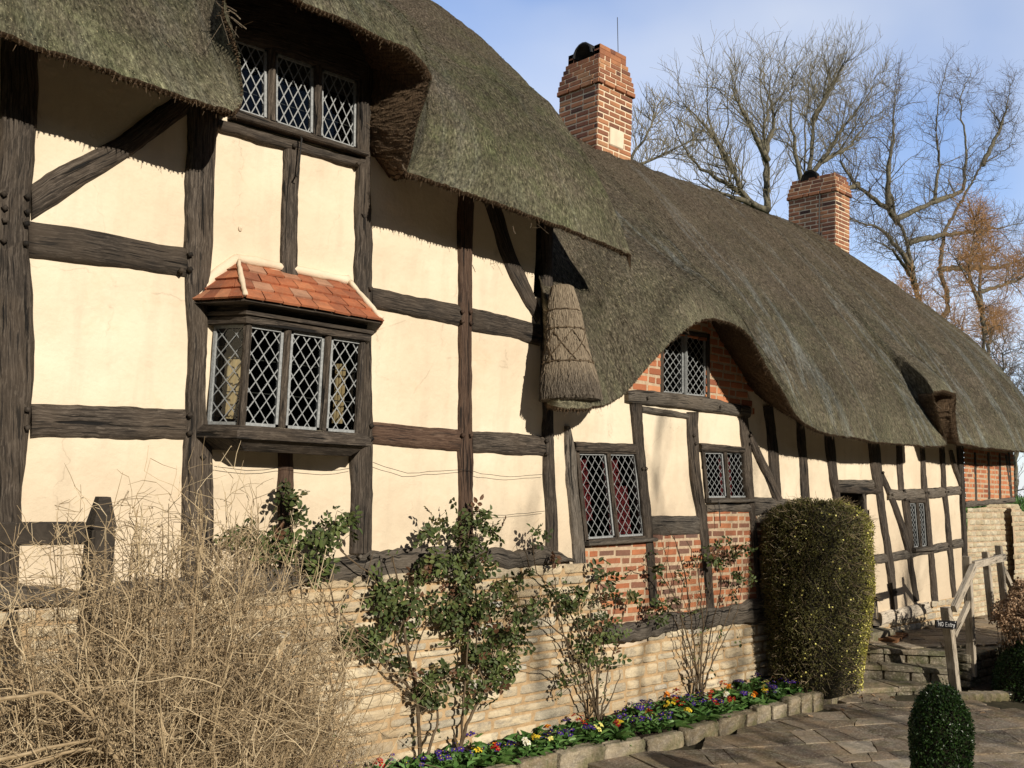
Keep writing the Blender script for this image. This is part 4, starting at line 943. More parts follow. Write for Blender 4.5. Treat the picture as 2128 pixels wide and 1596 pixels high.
# window stays and hooks
b = MB()
p = onY(624, 283, -.07); b.tube([p, p+np.array([0, -.02, -.02]), onY(620, 358, -.08), onY(616, 366, -.10), onY(620, 370, -.09)], .006, 5)
p = onY(1494, 1042, -.08); b.build('window_stay', IRON, COT); b = MB(); b.tube([p, onY(1497, 1094, -.08)], .005, 5); b.build('window_stay', IRON, COT); b = MB(); b.tube([onY(1472, 1056, -.06), onY(1480, 1060, -.09), onY(1500, 1058, -.08)], .004, 5)
b.build('window_stay', IRON, COT)
# door
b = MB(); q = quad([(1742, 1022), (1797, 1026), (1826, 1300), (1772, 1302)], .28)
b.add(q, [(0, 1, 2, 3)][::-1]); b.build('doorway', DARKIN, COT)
b = MB(); hng = onY(1797, 1026, 0.0); hb_ = onY(1824, 1292, 0.0)
for i in range(3):   # open door leaf turned inwards
    y0 = .04+i*.17; P = np.array([[hng[0]-.01*i, y0, hng[2]], [hng[0]-.01*i, y0+.165, hng[2]], [hb_[0]-.01*i, y0+.165, hb_[2]], [hb_[0]-.01*i, y0, hb_[2]]]); P2_ = P+np.array([-.03, 0, 0])
    b.add(np.vstack([P, P2_]), [(0, 1, 2, 3), (7, 6, 5, 4), (0, 4, 5, 1), (3, 2, 6, 7), (0, 3, 7, 4), (1, 5, 6, 2)])
dl = b.build('door', FENCE, COT)
b = MB(); b.tube([hng+np.array([-.03, .3, -.85]), hng+np.array([-.08, .33, -.85]), hng+np.array([-.08, .37, -.85]), hng+np.array([-.03, .4, -.85])], .008, 6); b.build('handle', IRON, dl)
b = MB(); rock(b, (11.0, -.13, .43), (.62, .22, .12), 0, .8, 7, .03, 0, 12); b.build('door_step', STEP, COT)
b = MB(); pp = onY(1822, 1248, -.05); b.tube([pp, pp+np.array([.0, -.03, .0]), pp+np.array([.06, -.05, .01])], .008, 5); b.tube([pp, pp+np.array([0, -.02, -.2])], .006, 5); b.build('boot_scraper', IRON, COT)

# ---- bay window
BF = .25
fl = np.array([2.635, -BF]); fr = np.array([3.452, -BF]); wl = np.array([2.515, 0.0]); wr = np.array([3.585, 0.0])
zt = onY(510, 668, -BF)[2]; zb = onY(507, 886, -BF)[2]
ztr = onY(750, 715, -BF)[2]; zbr = onY(742, 898, -BF)[2]
zt = (zt+ztr)/2; zb = (zb+zbr)/2
def q4(a, c, z1, z0): return np.array([[a[0], a[1], z1], [c[0], c[1], z1], [c[0], c[1], z0], [a[0], a[1], z0]])
def facet_n(a, c): d = unit(np.array([c[0]-a[0], c[1]-a[1], 0])); return np.cross(d, [0, 0, 1.0])
bayroot = MB()
outl = [wl, fl, fr, wr]
def off(k):     # outline offset outward by k
    return [wl+np.array([-k, 0]), fl+np.array([-k*.8, -k]), fr+np.array([k*.8, -k]), wr+np.array([k, 0])]
def ringbox(mb, o, z0, z1, chs=.012, seedv=0):
    top = [(*p, z1) for p in o]; t2 = o; bot = [(*p, z0) for p in o]
    rows = []
    prof = [(0, z0, .0), (0, z0+(z1-z0)*.15, .0), (0, z1-chs, .0), (1, z1, chs)]
    ctr = np.array([(o[0][0]+o[3][0])/2, 0])
    fine = []; segs = []
    for a, c in zip(o[:-1], o[1:]):
        k = max(2, int(np.linalg.norm(c-a)/.05)); fine += [lerp(a, c, i/k) for i in range(k)]
    fine.append(o[-1]); fine = np.array(fine); dd = np.concatenate([[0], np.cumsum(np.linalg.norm(np.diff(fine, axis=0), axis=1))])
    rr = []; gg = []
    for i, p in enumerate(fine):
        wv = RNG.normal(0, .0012); inn = unit(ctr-p)
        rr.append([(p[0]+inn[0]*.05, p[1]+inn[1]*.05, z0), (p[0], p[1]+wv, z0+.004), (p[0], p[1]+wv, z1-chs), (p[0]+inn[0]*chs, p[1]+inn[1]*chs, z1), (p[0]+inn[0]*.12, p[1]+inn[1]*.12, z1)])
        gg.append([(dd[i]+seedv, k*.03+seedv, 0) for k in range(5)])
    mb.grid(rr, gr=gg, rnd=.5, flip=True)
BW = window(q4(fl, fr, zt, zb), name='bay_window', casing=False, lights=3, nx=3, ny=5.4, mull=.05, curtain=(CREAMCLOTH, [(.86, .93, .25, .9, .5)]), recess=.012)
bl = MB()
lf = window(q4(wl+np.array([.02, -.02]), fl, zt, zb), name='side_light', casing=False, lights=1, nx=2.3, ny=5.4, normal=facet_n(wl, fl), parent=BW, flat=BW, recess=.010)
rf_ = window(q4(fr, wr+np.array([-.02, -.02]), zt, zb), name='side_light', casing=False, lights=1, nx=2.3, ny=5.4, normal=facet_n(fr, wr), parent=BW, flat=BW, recess=.010)
# curtain seen through the left facet
cb_ = MB()
for (xa, xb, ph) in ((2.56, 2.60, 0.), (2.68, 2.80, 1.)):
    P = []
    for i in range(16):
        u = i/15; P.append([(lerp(xa, xb, u)+(.05 if ph else .01)*(v**1.4)*(-1 if ph else 1)*u, (.10 if ph else -.02)+.015*math.sin(i*1.5), lerp(zt-.12, zb+.05, v)) for v in np.linspace(0, 1, 8)])
    cb_.grid(P)
cb_.build('curtain', CREAMCLOTH, BW, smooth=True)
# corner posts
for p, nn in ((fl, (-.6, -.8)), (fr, (.6, -.8))):
    b = MB(); n = 14; rows = []; gg = []
    for i in range(n+1):
        z = lerp(zb-.01, zt+.01, i/n); c = np.array([p[0], p[1], z]); r_ = .026
        rows.append([c+np.array([math.cos(a)*r_*(1+.06*RNG.normal()), math.sin(a)*r_, 0]) for a in np.arange(8)*math.pi/4]); gg.append([(z, k*.02, p[0]) for k in range(8)])
    b.grid(rows, close=True, gr=gg, rnd=.5, flip=True); b.build('corner_post', OAK, BW)
b = MB(); ringbox(b, off(.075), zb-.085, zb-.003, .035)
o2 = off(.06); o3 = off(-.03)
rows = [[(*p, zb-.085) for p in off(.075)], [(*p, zb-.086) for p in off(.05)], [(*lerp(p, (np.array(wl)+wr)/2, .12), zb-.15) for p in off(.02)]]
rows = np.array(rows); rows[2, :, 1] = np.minimum(rows[2, :, 1], -.0); b.grid(rows, rnd=.3, flip=False)
b.add([tuple(x) for x in rows[2]], [(0, 1, 2, 3)], rnd=.3)
b.build('bay_sill', OAK, BW)
b = MB(); ringbox(b, off(.045), zt, zt+.05, .01, 1); ringbox(b, off(.062), zt+.048, zt+.078, .008, 2); ringbox(b, off(.02), zt+.074, zt+.13, .0, 3); b.build('cornice', OAK, BW)
b = MB(); b.add([(*p, zb-.01) for p in off(-.01)], [(0, 1, 2, 3)]); b.add([(*p, zt+.05) for p in off(.02)], [(0, 1, 2, 3)]); b.build('bay_floor', DARKIN, BW)
# tiled hipped roof of the bay
ez = zt+.125; el = np.array([2.515-.20, .0]); 
eo = [np.array([2.37, 0.0]), np.array([2.53, -.40]), np.array([3.49, -.40]), np.array([3.72, 0.0])]
rz = ez+.29; ra, rb = np.array([2.66, 0.0]), np.array([3.48, 0.0])
tl = MB()
def course(e0_, e1_, r0_, r1_, nrow, sc_=.17):
    for k in range(nrow):
        t0, t1 = k/nrow, (k+1.35)/nrow if k < nrow-1 else 1.0
        a0, a1 = lerp([*e0_, ez], [*r0_, rz], t0), lerp([*e1_, ez], [*r1_, rz], t0)
        b0, b1 = lerp([*e0_, ez], [*r0_, rz], min(1, t1)), lerp([*e1_, ez], [*r1_, rz], min(1, t1))
        L_ = np.linalg.norm(a1-a0); nt_ = max(1, round(L_/sc_)); sh = .5/nt_ if k % 2 else 0
        nr = unit(np.cross(a1-a0, b0-a0)); nr = nr if nr[2] > 0 else -nr
        us = [0]+[i/nt_+sh for i in range(0 if sh else 1, nt_)]+[1]; us = sorted(set(round(u, 4) for u in us if 0 <= u <= 1))
        for ua, ub in zip(us[:-1], us[1:]):
            if ub-ua < .02: continue
            lift_ = .010+RNG.uniform(0, .006); g_ = .0025/L_
            q0, q1 = lerp(a0, a1, ua+g_)+nr*(lift_+.012), lerp(a0, a1, ub-g_)+nr*(lift_+.012+RNG.normal(0, .002)); q2, q3 = lerp(b0, b1, ub-g_)+nr*.006, lerp(b0, b1, ua+g_)+nr*.006
            dn_ = -unit(b0-a0)*RNG.uniform(0, .006); q0 = q0+dn_; q1 = q1+dn_
            top = np.array([q0, q1, q2, q3]); botm = top-nr*.014
            tl.add(np.vstack([top, botm]), [(0, 1, 2, 3), (7, 6, 5, 4), (0, 4, 5, 1), (1, 5, 6, 2), (2, 6, 7, 3), (3, 7, 4, 0)], rnd=RNG.random())
course(eo[0], eo[1], ra, ra, 4, .12); course(eo[1], eo[2], ra, rb, 4, .125); course(eo[2], eo[3], rb, rb, 4, .12)
tl.build('tiled_roof', TILE, BW)
b = MB(); b.add([[*eo[0], ez-.012], [*eo[1], ez-.012], [*eo[2], ez-.012], [*eo[3], ez-.012], [*ra, rz-.01], [*rb, rz-.01]], [(0, 1, 4), (1, 2, 5, 4), (2, 3, 5), (0, 3, 2, 1)]); b.build('roof_board', OAK, BW)
b = MB()
def fillet(pts, r, k=7): 
    P, _, _ = polyline(pts, .04); P = P+RNG.normal(0, .0015, P.shape); b.tube(P, r+smooth1(RNG.normal(0, .004, len(P)), 3), 9, rnd=.5)
E0 = np.array([*eo[0], ez-.0]); RA = np.array([*ra, rz+.01]); RB = np.array([*rb, rz+.01]); E3 = np.array([*eo[3], ez+.0])
fillet([E0+np.array([.01, -.01, 0]), lerp(E0, RA, .5)+np.array([-.0, 0, .035]), RA+np.array([0, 0, .02])], .034)
fillet([RA+np.array([-.01, 0, .02]), RB+np.array([0, 0, .02])], .032); fillet([RB+np.array([0, 0, .015]), lerp(RB, E3, .5)+np.array([0, 0, .025]), E3+np.array([0, -.01, -.0])], .026)
fillet([RA+np.array([.0, -.02, .005]), lerp(RA, [*eo[1], ez], .5)+np.array([0, 0, .018]), np.array([*eo[1], ez+.022])], .015)
fillet([RB+np.array([0, -.02, .005]), np.array([*eo[2], ez+.02])], .018)
b.build('mortar_fillet', PLASTER, BW, smooth=True)

# ---- chimneys
def chimney(x0, x1, y0, y1, zbase, zneck, ztop, step, tall=True, fl_=0.0):
    b = MB(); jt = .018; ht = .052; z = zbase; row = 0
    def ringcourse(xa, xb, ya, yb, z, ht, row, b):
        ln = .205
        for side in range(4):
            if side == 0: A_, B_ = (xa, ya), (xb, ya)
            elif side == 1: A_, B_ = (xb, ya), (xb, yb)
            elif side == 2: A_, B_ = (xb, yb), (xa, yb)
            else: A_, B_ = (xa, yb), (xa, ya)
            L_ = math.hypot(B_[0]-A_[0], B_[1]-A_[1]); d = ((B_[0]-A_[0])/L_, (B_[1]-A_[1])/L_); nrm = (d[1], -d[0])
            x = 0 if (row+side) % 2 else .103
            st_ = x
            if st_ > 0:
                c = (A_[0]+d[0]*.046-nrm[0]*.045, A_[1]+d[1]*.046-nrm[1]*.045, z+ht/2+.0004*side); b.box(c, (.09, .10, ht), R=[[d[0], nrm[0], 0], [d[1], nrm[1], 0], [0, 0, 1]], rnd=float(np.clip(RNG.normal(.5, .25), 0, 1)), bev=.005)
            x = st_
            while x < L_-.02:
                l = min(ln*(1 if RNG.random() < .85 else .5), L_-x)
                if L_-x-l < .05: l = L_-x
                c = (A_[0]+d[0]*(x+l/2)-nrm[0]*.045, A_[1]+d[1]*(x+l/2)-nrm[1]*.045, z+ht/2)
                R_ = [[d[0], nrm[0], 0], [d[1], nrm[1], 0], [0, 0, 1]]
                b.box(c, (l-jt*.9, .10+RNG.normal(0, .0015), ht), R=R_, rnd=float(np.clip(RNG.normal(.5, .25), 0, 1)), bev=.005); x += l
    while z < zneck:
        t = (zneck-z)/(zneck-zbase); g_ = fl_*max(0, 1-(z-zbase)/.5)
        ringcourse(x0-g_*0, x1+g_, y0-0, y1, z, ht, row, b); z += ht+jt; row += 1
    zn = z; e = .028
    ringcourse(x0-e, x1+e, y0-e, y1+e, z, ht, row, b); z += ht+jt
    shells = [(zbase, zn, 0)]
    k = 0
    while z < ztop:
        e = .018-.020*(k**1.15)*step; ringcourse(x0-e, x1+e, y0-e, y1+e, z, ht, row, b); shells.append((z-jt, z+ht, e)); z += ht+jt; row += 1; k += 1
    top = z; e_top = e
    ch = b.build('chimney', BRICKC, COT)
    mbm = MB(); ins = .003
    mbm.box(((x0+x1)/2, (y0+y1)/2, (zbase+zn+.06)/2), (x1-x0-2*ins, y1-y0-2*ins, zn+.06-zbase))
    for (za, zb_, e) in shells[1:]: mbm.box(((x0+x1)/2, (y0+y1)/2, (za+zb_)/2), (x1-x0+2*e-2*ins, y1-y0+2*e-2*ins, zb_-za+.002))
    mbm.build('mortar_joint', MORTARW, ch)
    return ch, top, e_top
X1 = onY(1247, 170, 2.05)[0]
ch, top, et = chimney(8.22, 8.86, 2.05, 2.72, 5.7, onX(1247, 176, 8.22)[2]-.02, onX(1243, 105, 8.22)[2]-.03, .62)
b = MB(); xa, xb, ya, yb = 8.22-et+.02, 8.86+et-.02, 2.05-et+.02, 2.72+et-.02
for yy in (ya+.05, yb-.05):
    for r_ in range(2):
        x = xa
        while x < xb-.02:
            l = min(.205 if RNG.random() < .7 else .1, xb-x); b.box((x+l/2, yy, top+.03+.068*r_), (l-.01, .10, .058), bev=.005, rnd=float(np.clip(RNG.normal(.45, .2), 0, 1))); x += l
    b.box(((xa+xb)/2, yy, top+.062), (xb-xa-.01, .09, .125))
b.build('chimney_crown', BRICKC, ch)
b = MB(); rows = []
for i in range(9):
    a = math.pi*i/8; rr = .16
    rows.append([(xx, (ya+yb)/2+.01+math.cos(a)*rr, top+.05+math.sin(a)*rr*1.05) for xx in (xa-.02, xb+.02)]+[(xx, (ya+yb)/2+.01+math.cos(a)*(rr-.02), top+.05+math.sin(a)*(rr-.02)*1.05) for xx in (xb+.02, xa-.02)])
b.grid(rows, close=True); b.build('chimney_cowl', IRON, ch, smooth=True)
b = MB(); p = onY(1286, 108, 2.35); b.tube([p+np.array([0, 0, -.2]), onY(1283, 36, 2.35)], .006, 4); b.build('lightning_rod', IRON, ch)
b = MB(); p0, p1 = onY(1269, 262, 2.03), onY(1297, 312, 2.03); b.box(((p0[0]+p1[0])/2, 2.045, (p0[2]+p1[2])/2), (p1[0]-p0[0], .03, p0[2]-p1[2]), bev=.012); b.build('render_patch', PLASTER, ch)
ch2, top2, et2 = chimney(14.0, 14.47, 2.0, 2.86, 5.3, onX(1738, 398, 14.0)[2]-.02, onX(1732, 352, 14.0)[2]-.04, .75, fl_=.16)
b = MB(); n_ = 11; cy_ = 2.50; zc = onX(1690, 368, 14.0)[2]-.02
b.add([(13.95+et2*.0-.01+.09, cy_+math.cos(math.pi*i/(n_-1))*.115, zc+math.sin(math.pi*i/(n_-1))*.13) for i in range(n_)], [tuple(range(n_))]); 
rows = [[(13.93+.09, cy_+math.cos(math.pi*i/10)*r_, zc+math.sin(math.pi*i/10)*r_*1.13) for r_ in (.115, .15)]+[(14.14, cy_+math.cos(math.pi*i/10)*r_, zc+math.sin(math.pi*i/10)*r_*1.13) for r_ in (.15, .115)] for i in range(11)]
b.grid(rows, close=True); b.build('flue_opening', DARKIN, ch2)
b = MB(); xx = 13.975; b.tube([(xx+.1, 2.27, top2+.06), (xx+.06, 2.27, top2-.1), (xx-.0, 2.275, onX(1738, 400, 14.0)[2]), (xx, 2.28, 5.6)], .014, 4); b.build('cable_strip', IRON, ch2)
b = MB(); fillet2 = [onY(1728, 512, 1.95), onY(1752, 532, 1.92), onY(1770, 545, 1.9), onY(1798, 557, 1.9)]
P, _, _ = polyline([(13.93, 2.9, 5.95), (13.93, 2.3, 5.95), (13.95, 1.95, 5.84), (14.4, 1.88, 5.78), (14.72, 1.85, 5.74), (14.72, 2.3, 5.8)], .06)
b.tube(P+RNG.normal(0, .01, P.shape), .095+RNG.normal(0, .006, len(P)), 8); b.build('mortar_fillet', PLASTER, ch2, smooth=True)
# ---- wires on the wall
b = MB()
def wire(pts, Y=-.06):
    W_, _, _ = polyline([onY(x, y, Y) for x, y in pts], .1); b.tube(W_+RNG.normal(0, .003, W_.shape), .0022, 3)
wire([(445, 968), (520, 978), (590, 972), (680, 980), (735, 972)]); wire([(775, 962), (850, 985), (955, 975), (1050, 992), (1135, 985)]); wire([(985, 1072), (1060, 1070), (1135, 1062)])
b.build('trellis_wire', IRON, COT)
b = MB(); c = onY(500, 474, -.012); b.grid([[c+np.array([math.cos(a)*r_*.014, -.01*(1-r_), math.sin(a)*r_*.02]) for a in np.arange(10)*math.pi/5] for r_ in (1.0, .5, .01)], close=True); b.build('white_patch', PLASTER, COT, smooth=True)

# ================================================================== things in front of the cottage
# flower bed soil
b = MB(); n = 90; xs_ = np.linspace(2.6, 9.75, n); rows = []
for x in xs_:
    ye = edge_y(x)+.03 if x < 9.45 else np.interp(x, [9.45, 9.75], [-.5, -.12]); rows.append([(x, lerp(ye, -.02, v), .06+.09*math.sin(min(1, v*1.5)*math.pi/2)+RNG.normal(0, .008)) for v in np.linspace(0, 1, 9)])
b.grid(rows); struct(b.build('flower_bed_soil', SOIL, smooth=True, loc=(0, 0, 0)))
# edging stones, each its own
xs0 = 3.0; i = 0; curve, tt_, dd_ = polyline([(p[0], p[1], 0) for p in EDX], .02); Lc = tt_[-1]; pos = 0.0
while pos < Lc-.05:
    ln = RNG.uniform(.36, .52) if pos < 4.4 else RNG.uniform(.15, .24)
    a = np.array([np.interp(pos+ln/2, tt_, curve[:, k]) for k in range(3)]); a2 = np.array([np.interp(min(Lc, pos+ln), tt_, curve[:, k]) for k in range(3)]); a1 = np.array([np.interp(pos, tt_, curve[:, k]) for k in range(3)])
    d = a2-a1; rot = math.atan2(d[1], d[0]); h = RNG.uniform(.15, .185) if pos < 4.6 else RNG.uniform(.17, .22)
    b = MB(); rock(b, (a[0], a[1], h/2-.04), (ln*.97, RNG.uniform(.08, .12), h), rot, RNG.random(), 9, .05, RNG.normal(0, .05), 14)
    o = b.build('edging_stone', EDGE, smooth=True, loc=(a[0], a[1], 0))
    if pos > 4.6: lab = 'small upright edging stone among those curving round the far end of the flower bed'
    else: lab = 'long low limestone edging block in the straight row between flower bed and paving'
    tag(o, lab, 'edging stone', 'edging stones of the flower bed, far curve' if pos > 4.6 else 'edging stones of the flower bed, straight row'); pos += ln+.012

def leaves(b, P, D, Nn, Ls, Ws, rnd, fold=.25, droop=.15):
    D = D/(np.linalg.norm(D, axis=1)[:, None]+1e-9); S_ = np.cross(D, Nn); S_ /= np.linalg.norm(S_, axis=1)[:, None]+1e-9; U = np.cross(S_, D)
    Ls = Ls[:, None]; Ws = Ws[:, None]
    m1 = P+D*Ls*.35; m2 = P+D*Ls*.72-U*Ls*droop*.4; tip = P+D*Ls-U*Ls*droop
    l1, r1_ = m1+S_*Ws*.5+U*Ws*fold, m1-S_*Ws*.5+U*Ws*fold; l2, r2_ = m2+S_*Ws*.42+U*Ws*fold*.8, m2-S_*Ws*.42+U*Ws*fold*.8
    b.quads(np.stack([P, l1, l2, tip], 1), rnd); b.quads(np.stack([P, tip, r2_, r1_], 1), rnd)
def rdirs(n, up=0.0): 
    v = RNG.normal(0, 1, (n, 3)); v[:, 2] += up; return v/np.linalg.norm(v, axis=1)[:, None]
# ---- spring flowers
def flower_proto(kind):
    big = kind != 'purple' and kind != 'lemon'
    root = empty('primrose_plant' if kind != 'purple' else 'pansy_plant', (0, 0, -50), '', 'flower')
    lb = MB(); n = 22 if big else 30
    th = RNG.uniform(0, 2*math.pi, n); el = RNG.uniform(.15, 1.0, n); D = np.stack([np.cos(th)*np.cos(el), np.sin(th)*np.cos(el), np.sin(el)], 1)
    P = D*np.array([.02, .02, .01])+np.array([0, 0, -50])+ (0 if big else 1)*np.stack([RNG.normal(0, .035, n), RNG.normal(0, .035, n), RNG.uniform(0, .05, n)], 1)
    Nn = np.tile([0, 0, 1.0], (n, 1))+RNG.normal(0, .2, (n, 3))
    leaves(lb, P, D, Nn, RNG.uniform(.07, .12, n)*(1 if big else .6), RNG.uniform(.036, .056, n)*(1 if big else .6), RNG.random(n), .2, .35)
    lb.build('leaves', PRIMLEAF, root)
    if kind != 'none':
        fb = MB(); heads = {'yellow': 5, 'orange': 5, 'red': 4, 'white': 4, 'pink': 6, 'purple': 5, 'lemon': 3}[kind]
        for h in range(heads):
            a = RNG.uniform(0, 6.3); r = RNG.uniform(0, .032) if big else RNG.uniform(.01, .06); c = np.array([r*math.cos(a), r*math.sin(a)-.01, -50+RNG.uniform(.09, .125)])
            nn = unit(np.array([math.cos(a)*.5, math.sin(a)*.5-.5, .9])); t1 = unit(np.cross(nn, [1, 0, .1])); t2 = np.cross(nn, t1); R_ = RNG.uniform(.018, .024)
            for k in range(5):
                p0 = k*2*math.pi/5; k0, k1, k2 = p0-.55, p0, p0+.55
                v = [c, c+(t1*math.cos(k0)+t2*math.sin(k0))*R_*.75+nn*.002, c+(t1*math.cos(k1)+t2*math.sin(k1))*R_-nn*.002, c+(t1*math.cos(k2)+t2*math.sin(k2))*R_*.75+nn*.003]
                fb.quads(np.array([v]), np.array([RNG.random()]))
        fb.build('petals', PETAL[kind], root)
        if kind in ('red', 'purple', 'pink', 'white', 'orange'):
            cb2 = MB()
            # yellow eyes
            V_ = np.concatenate(fb.v); 
            for h in range(heads):
                c = V_[h*20]; cb2.box(c+np.array([0, -.002, .003]), (.007, .007, .004), bev=.002)
            cb2.build('eye', PETAL['yellow'], root)
    return root
FL = {k: [flower_proto(k) for _ in range(2)] for k in ('yellow', 'orange', 'red', 'purple', 'white', 'pink', 'lemon', 'none')}
used_ = set()
def place_tree(root, loc, rz, s, label, group, cat='flower'):
    if root.name in used_:
        r = root.copy(); COL.objects.link(r)
        for ch in list(root.children):
            c = ch.copy(); COL.objects.link(c); c.parent = r
    else: r = root; used_.add(root.name)
    r.location = loc; r.rotation_euler = (0, 0, rz); r.scale = (s, s, s)
    tag(r, label, cat, group); return r
LAB = {'yellow': 'golden yellow primrose clump low in the stone-edged flower bed', 'orange': 'orange primrose clump low in the stone-edged flower bed', 'red': 'dark red primrose with yellow eyes low in the stone-edged flower bed',
       'purple': 'deep purple pansy tuft low in the stone-edged flower bed', 'white': 'white primrose clump low in the stone-edged flower bed', 'lemon': 'small pale lemon pansy tuft low in the stone-edged flower bed',
       'none': 'green primrose rosette without blooms in the stone-edged flower bed', 'pink': 'bright pink primrose clump beside the yellow-flecked hedge'}
placed = []
def put(kind, x, y, s=1.0):
    if kind in ('pink',): g_ = None
    else: g_ = {'none': 'flowerless green rosettes in the bed'}.get(kind, kind+' spring flowers in the bed')
    root = FL[kind][len(placed) % 2]
    if kind == 'pink': root = FL['pink'][0]
    place_tree(root, (x, y, .11), RNG.uniform(0, 6.28), s, LAB[kind], g_); placed.append((x, y))
PXF = [('yellow', 988, 1566), ('yellow', 1118, 1544), ('orange', 1072, 1578), ('red', 1096, 1586), ('white', 1146, 1566), ('yellow', 1290, 1512), ('red', 1214, 1508), ('orange', 1142, 1520), ('yellow', 1427, 1481), ('red', 1346, 1530), ('red', 1415, 1468), ('yellow', 1398, 1465), ('orange', 1380, 1450),
       ('red', 1478, 1457), ('white', 1510, 1448), ('red', 1556, 1470), ('red', 1537, 1478), ('yellow', 1590, 1443), ('pink', 1684, 1412), ('orange', 1708, 1424), ('orange', 1752, 1418), ('lemon', 1592, 1428), ('orange', 1612, 1462), ('white', 1376, 1448), ('orange', 1516, 1436),
       ('purple', 1020, 1560), ('purple', 920, 1582), ('purple', 865, 1590), ('purple', 1080, 1565), ('purple', 1180, 1530), ('purple', 1200, 1545), ('purple', 1240, 1525), ('purple', 1260, 1530), ('purple', 1318, 1500), ('purple', 1335, 1478), ('purple', 1370, 1495), ('purple', 1368, 1508), ('purple', 1402, 1498), ('purple', 1330, 1475), ('purple', 1460, 1464), ('purple', 1494, 1463), ('purple', 1430, 1452), ('purple', 1552, 1447), ('purple', 1515, 1470), ('purple', 1610, 1433), ('purple', 1648, 1425), ('purple', 1656, 1422), ('purple', 1600, 1430), ('purple', 1665, 1418), ('purple', 1720, 1420), ('purple', 1630, 1420), ('purple', 1285, 1490), ('purple', 1140, 1545),
       ('yellow', 1384, 1470), ('lemon', 1300, 1540), ('lemon', 1210, 1560)]
for k, x, y in PXF:
    p = onZ(x, y, .20); yy = min(-.06, max(edge_y(p[0])+.09, p[1])); put(k, p[0], yy, 1.15 if k != 'purple' else 1.2)
for _ in range(900):
    x = RNG.uniform(2.9, 9.6); y = RNG.uniform(edge_y(x)+.08, -.05)
    if len(placed) > 190: break
    if min((x-a)**2+(y-c)**2 for a, c in placed) > .095**2: put(str(RNG.choice(['none', 'purple', 'red', 'yellow'], p=[.68, .24, .05, .03])), x, y, RNG.uniform(.9, 1.35))
for k, v in FL.items():
    for r in v:
        if r.name not in used_:
            for ch in list(r.children): bpy.data.objects.remove(ch)
            bpy.data.objects.remove(r)

# ---- climbing roses
def rose(name, base, label, stems, clusters, Y=-.16, mat=STEM, r0=.010):
    root = empty(name, base, label, 'rose bush', 'climbing roses against the front wall')
    sb_ = MB(); lb = MB()
    for st_ in stems:
        pts = [onY(x, y, Y+RNG.normal(0, .02)) for x, y in st_[0]]; rr = st_[1] if len(st_) > 1 else r0
        if len(st_) <= 2 or st_[2]: pts[0] = np.array(base)+np.array([RNG.normal(0, .02), RNG.normal(0, .02), .04])
        P, _, _ = polyline(pts, .06); 
        for k in range(3): P[:, k] = smooth1(P[:, k], 3)
        P[1:-1] += RNG.normal(0, .004, P[1:-1].shape); sb_.tube(P, np.linspace(rr, rr*.35, len(P)), 6, rnd=RNG.random())
        for q in P[3::2]:                 # thorns and side shoots
            d = rdirs(1, .4)[0]; d[1] *= .6
            if RNG.random() < .45: L_ = RNG.uniform(.06, .2); e_ = q+unit(d)*L_; sb_.tube([q, lerp(q, e_, .5)+RNG.normal(0, .008, 3), e_], [.003, .0025, .0012], 4, rnd=RNG.random()); n = 5; leaves(lb, e_+RNG.normal(0, .02, (n, 3)), rdirs(n), rdirs(n, .8), RNG.uniform(.02, .04, n), RNG.uniform(.014, .026, n), RNG.random(n)) if RNG.random() < .6 else None
    allp = np.concatenate(sb_.v)
    for (x, y, r) in clusters:
        c = onY(x, y, Y-.02); R_ = r/ (F/ (np.linalg.norm(c-CAM)))
        nl = int(3+ (r**2)*.0075)
        for _ in range(nl):
            o = RNG.normal(0, .5, 3)*R_*np.array([1, .6, 1]); p = c+o; 
            if p[1] > -.05: p[1] = -.05-RNG.random()*.05
            src = allp[((allp-p)**2).sum(1).argmin()]
            if RNG.random() < .5: sb_.tube([src, lerp(src, p, .5)+RNG.normal(0, .01, 3), p], [.002, .0018, .001], 3, rnd=RNG.random())
            # pinnate leaf: 5 leaflets
            ax_ = unit(rdirs(1)[0]*np.array([1, .6, 1])+np.array([0, -.2, -.1])); side_ = unit(np.cross(ax_, rdirs(1, .6)[0])); nn = np.cross(ax_, side_); nn = nn if nn[1] < 0 or nn[2] > .3 else -nn
            L_ = RNG.uniform(.034, .058); Pq = []; Dq = []
            for t, sg in ((.0, 1), (.0, -1), (.55, 1), (.55, -1), (1.0, 0)):
                Pq.append(p+ax_*L_*1.3*t); Dq.append(ax_ if sg == 0 else unit(side_*sg+ax_*.45))
            rn = np.clip(RNG.normal(.45, .22), 0, .93) if RNG.random() > .06 else 1.0
            leaves(lb, np.array(Pq), np.array(Dq), np.tile(nn, (5, 1))+RNG.normal(0, .15, (5, 3)), np.full(5, L_)*RNG.uniform(.85, 1.1, 5), np.full(5, L_*.62), np.full(5, rn), .15, .2)
    sb_.build('stems', mat, root); lb.build('leaves', ROSELEAF, root); return root
def gnd(x, y=-.16): return (x, y, .12)
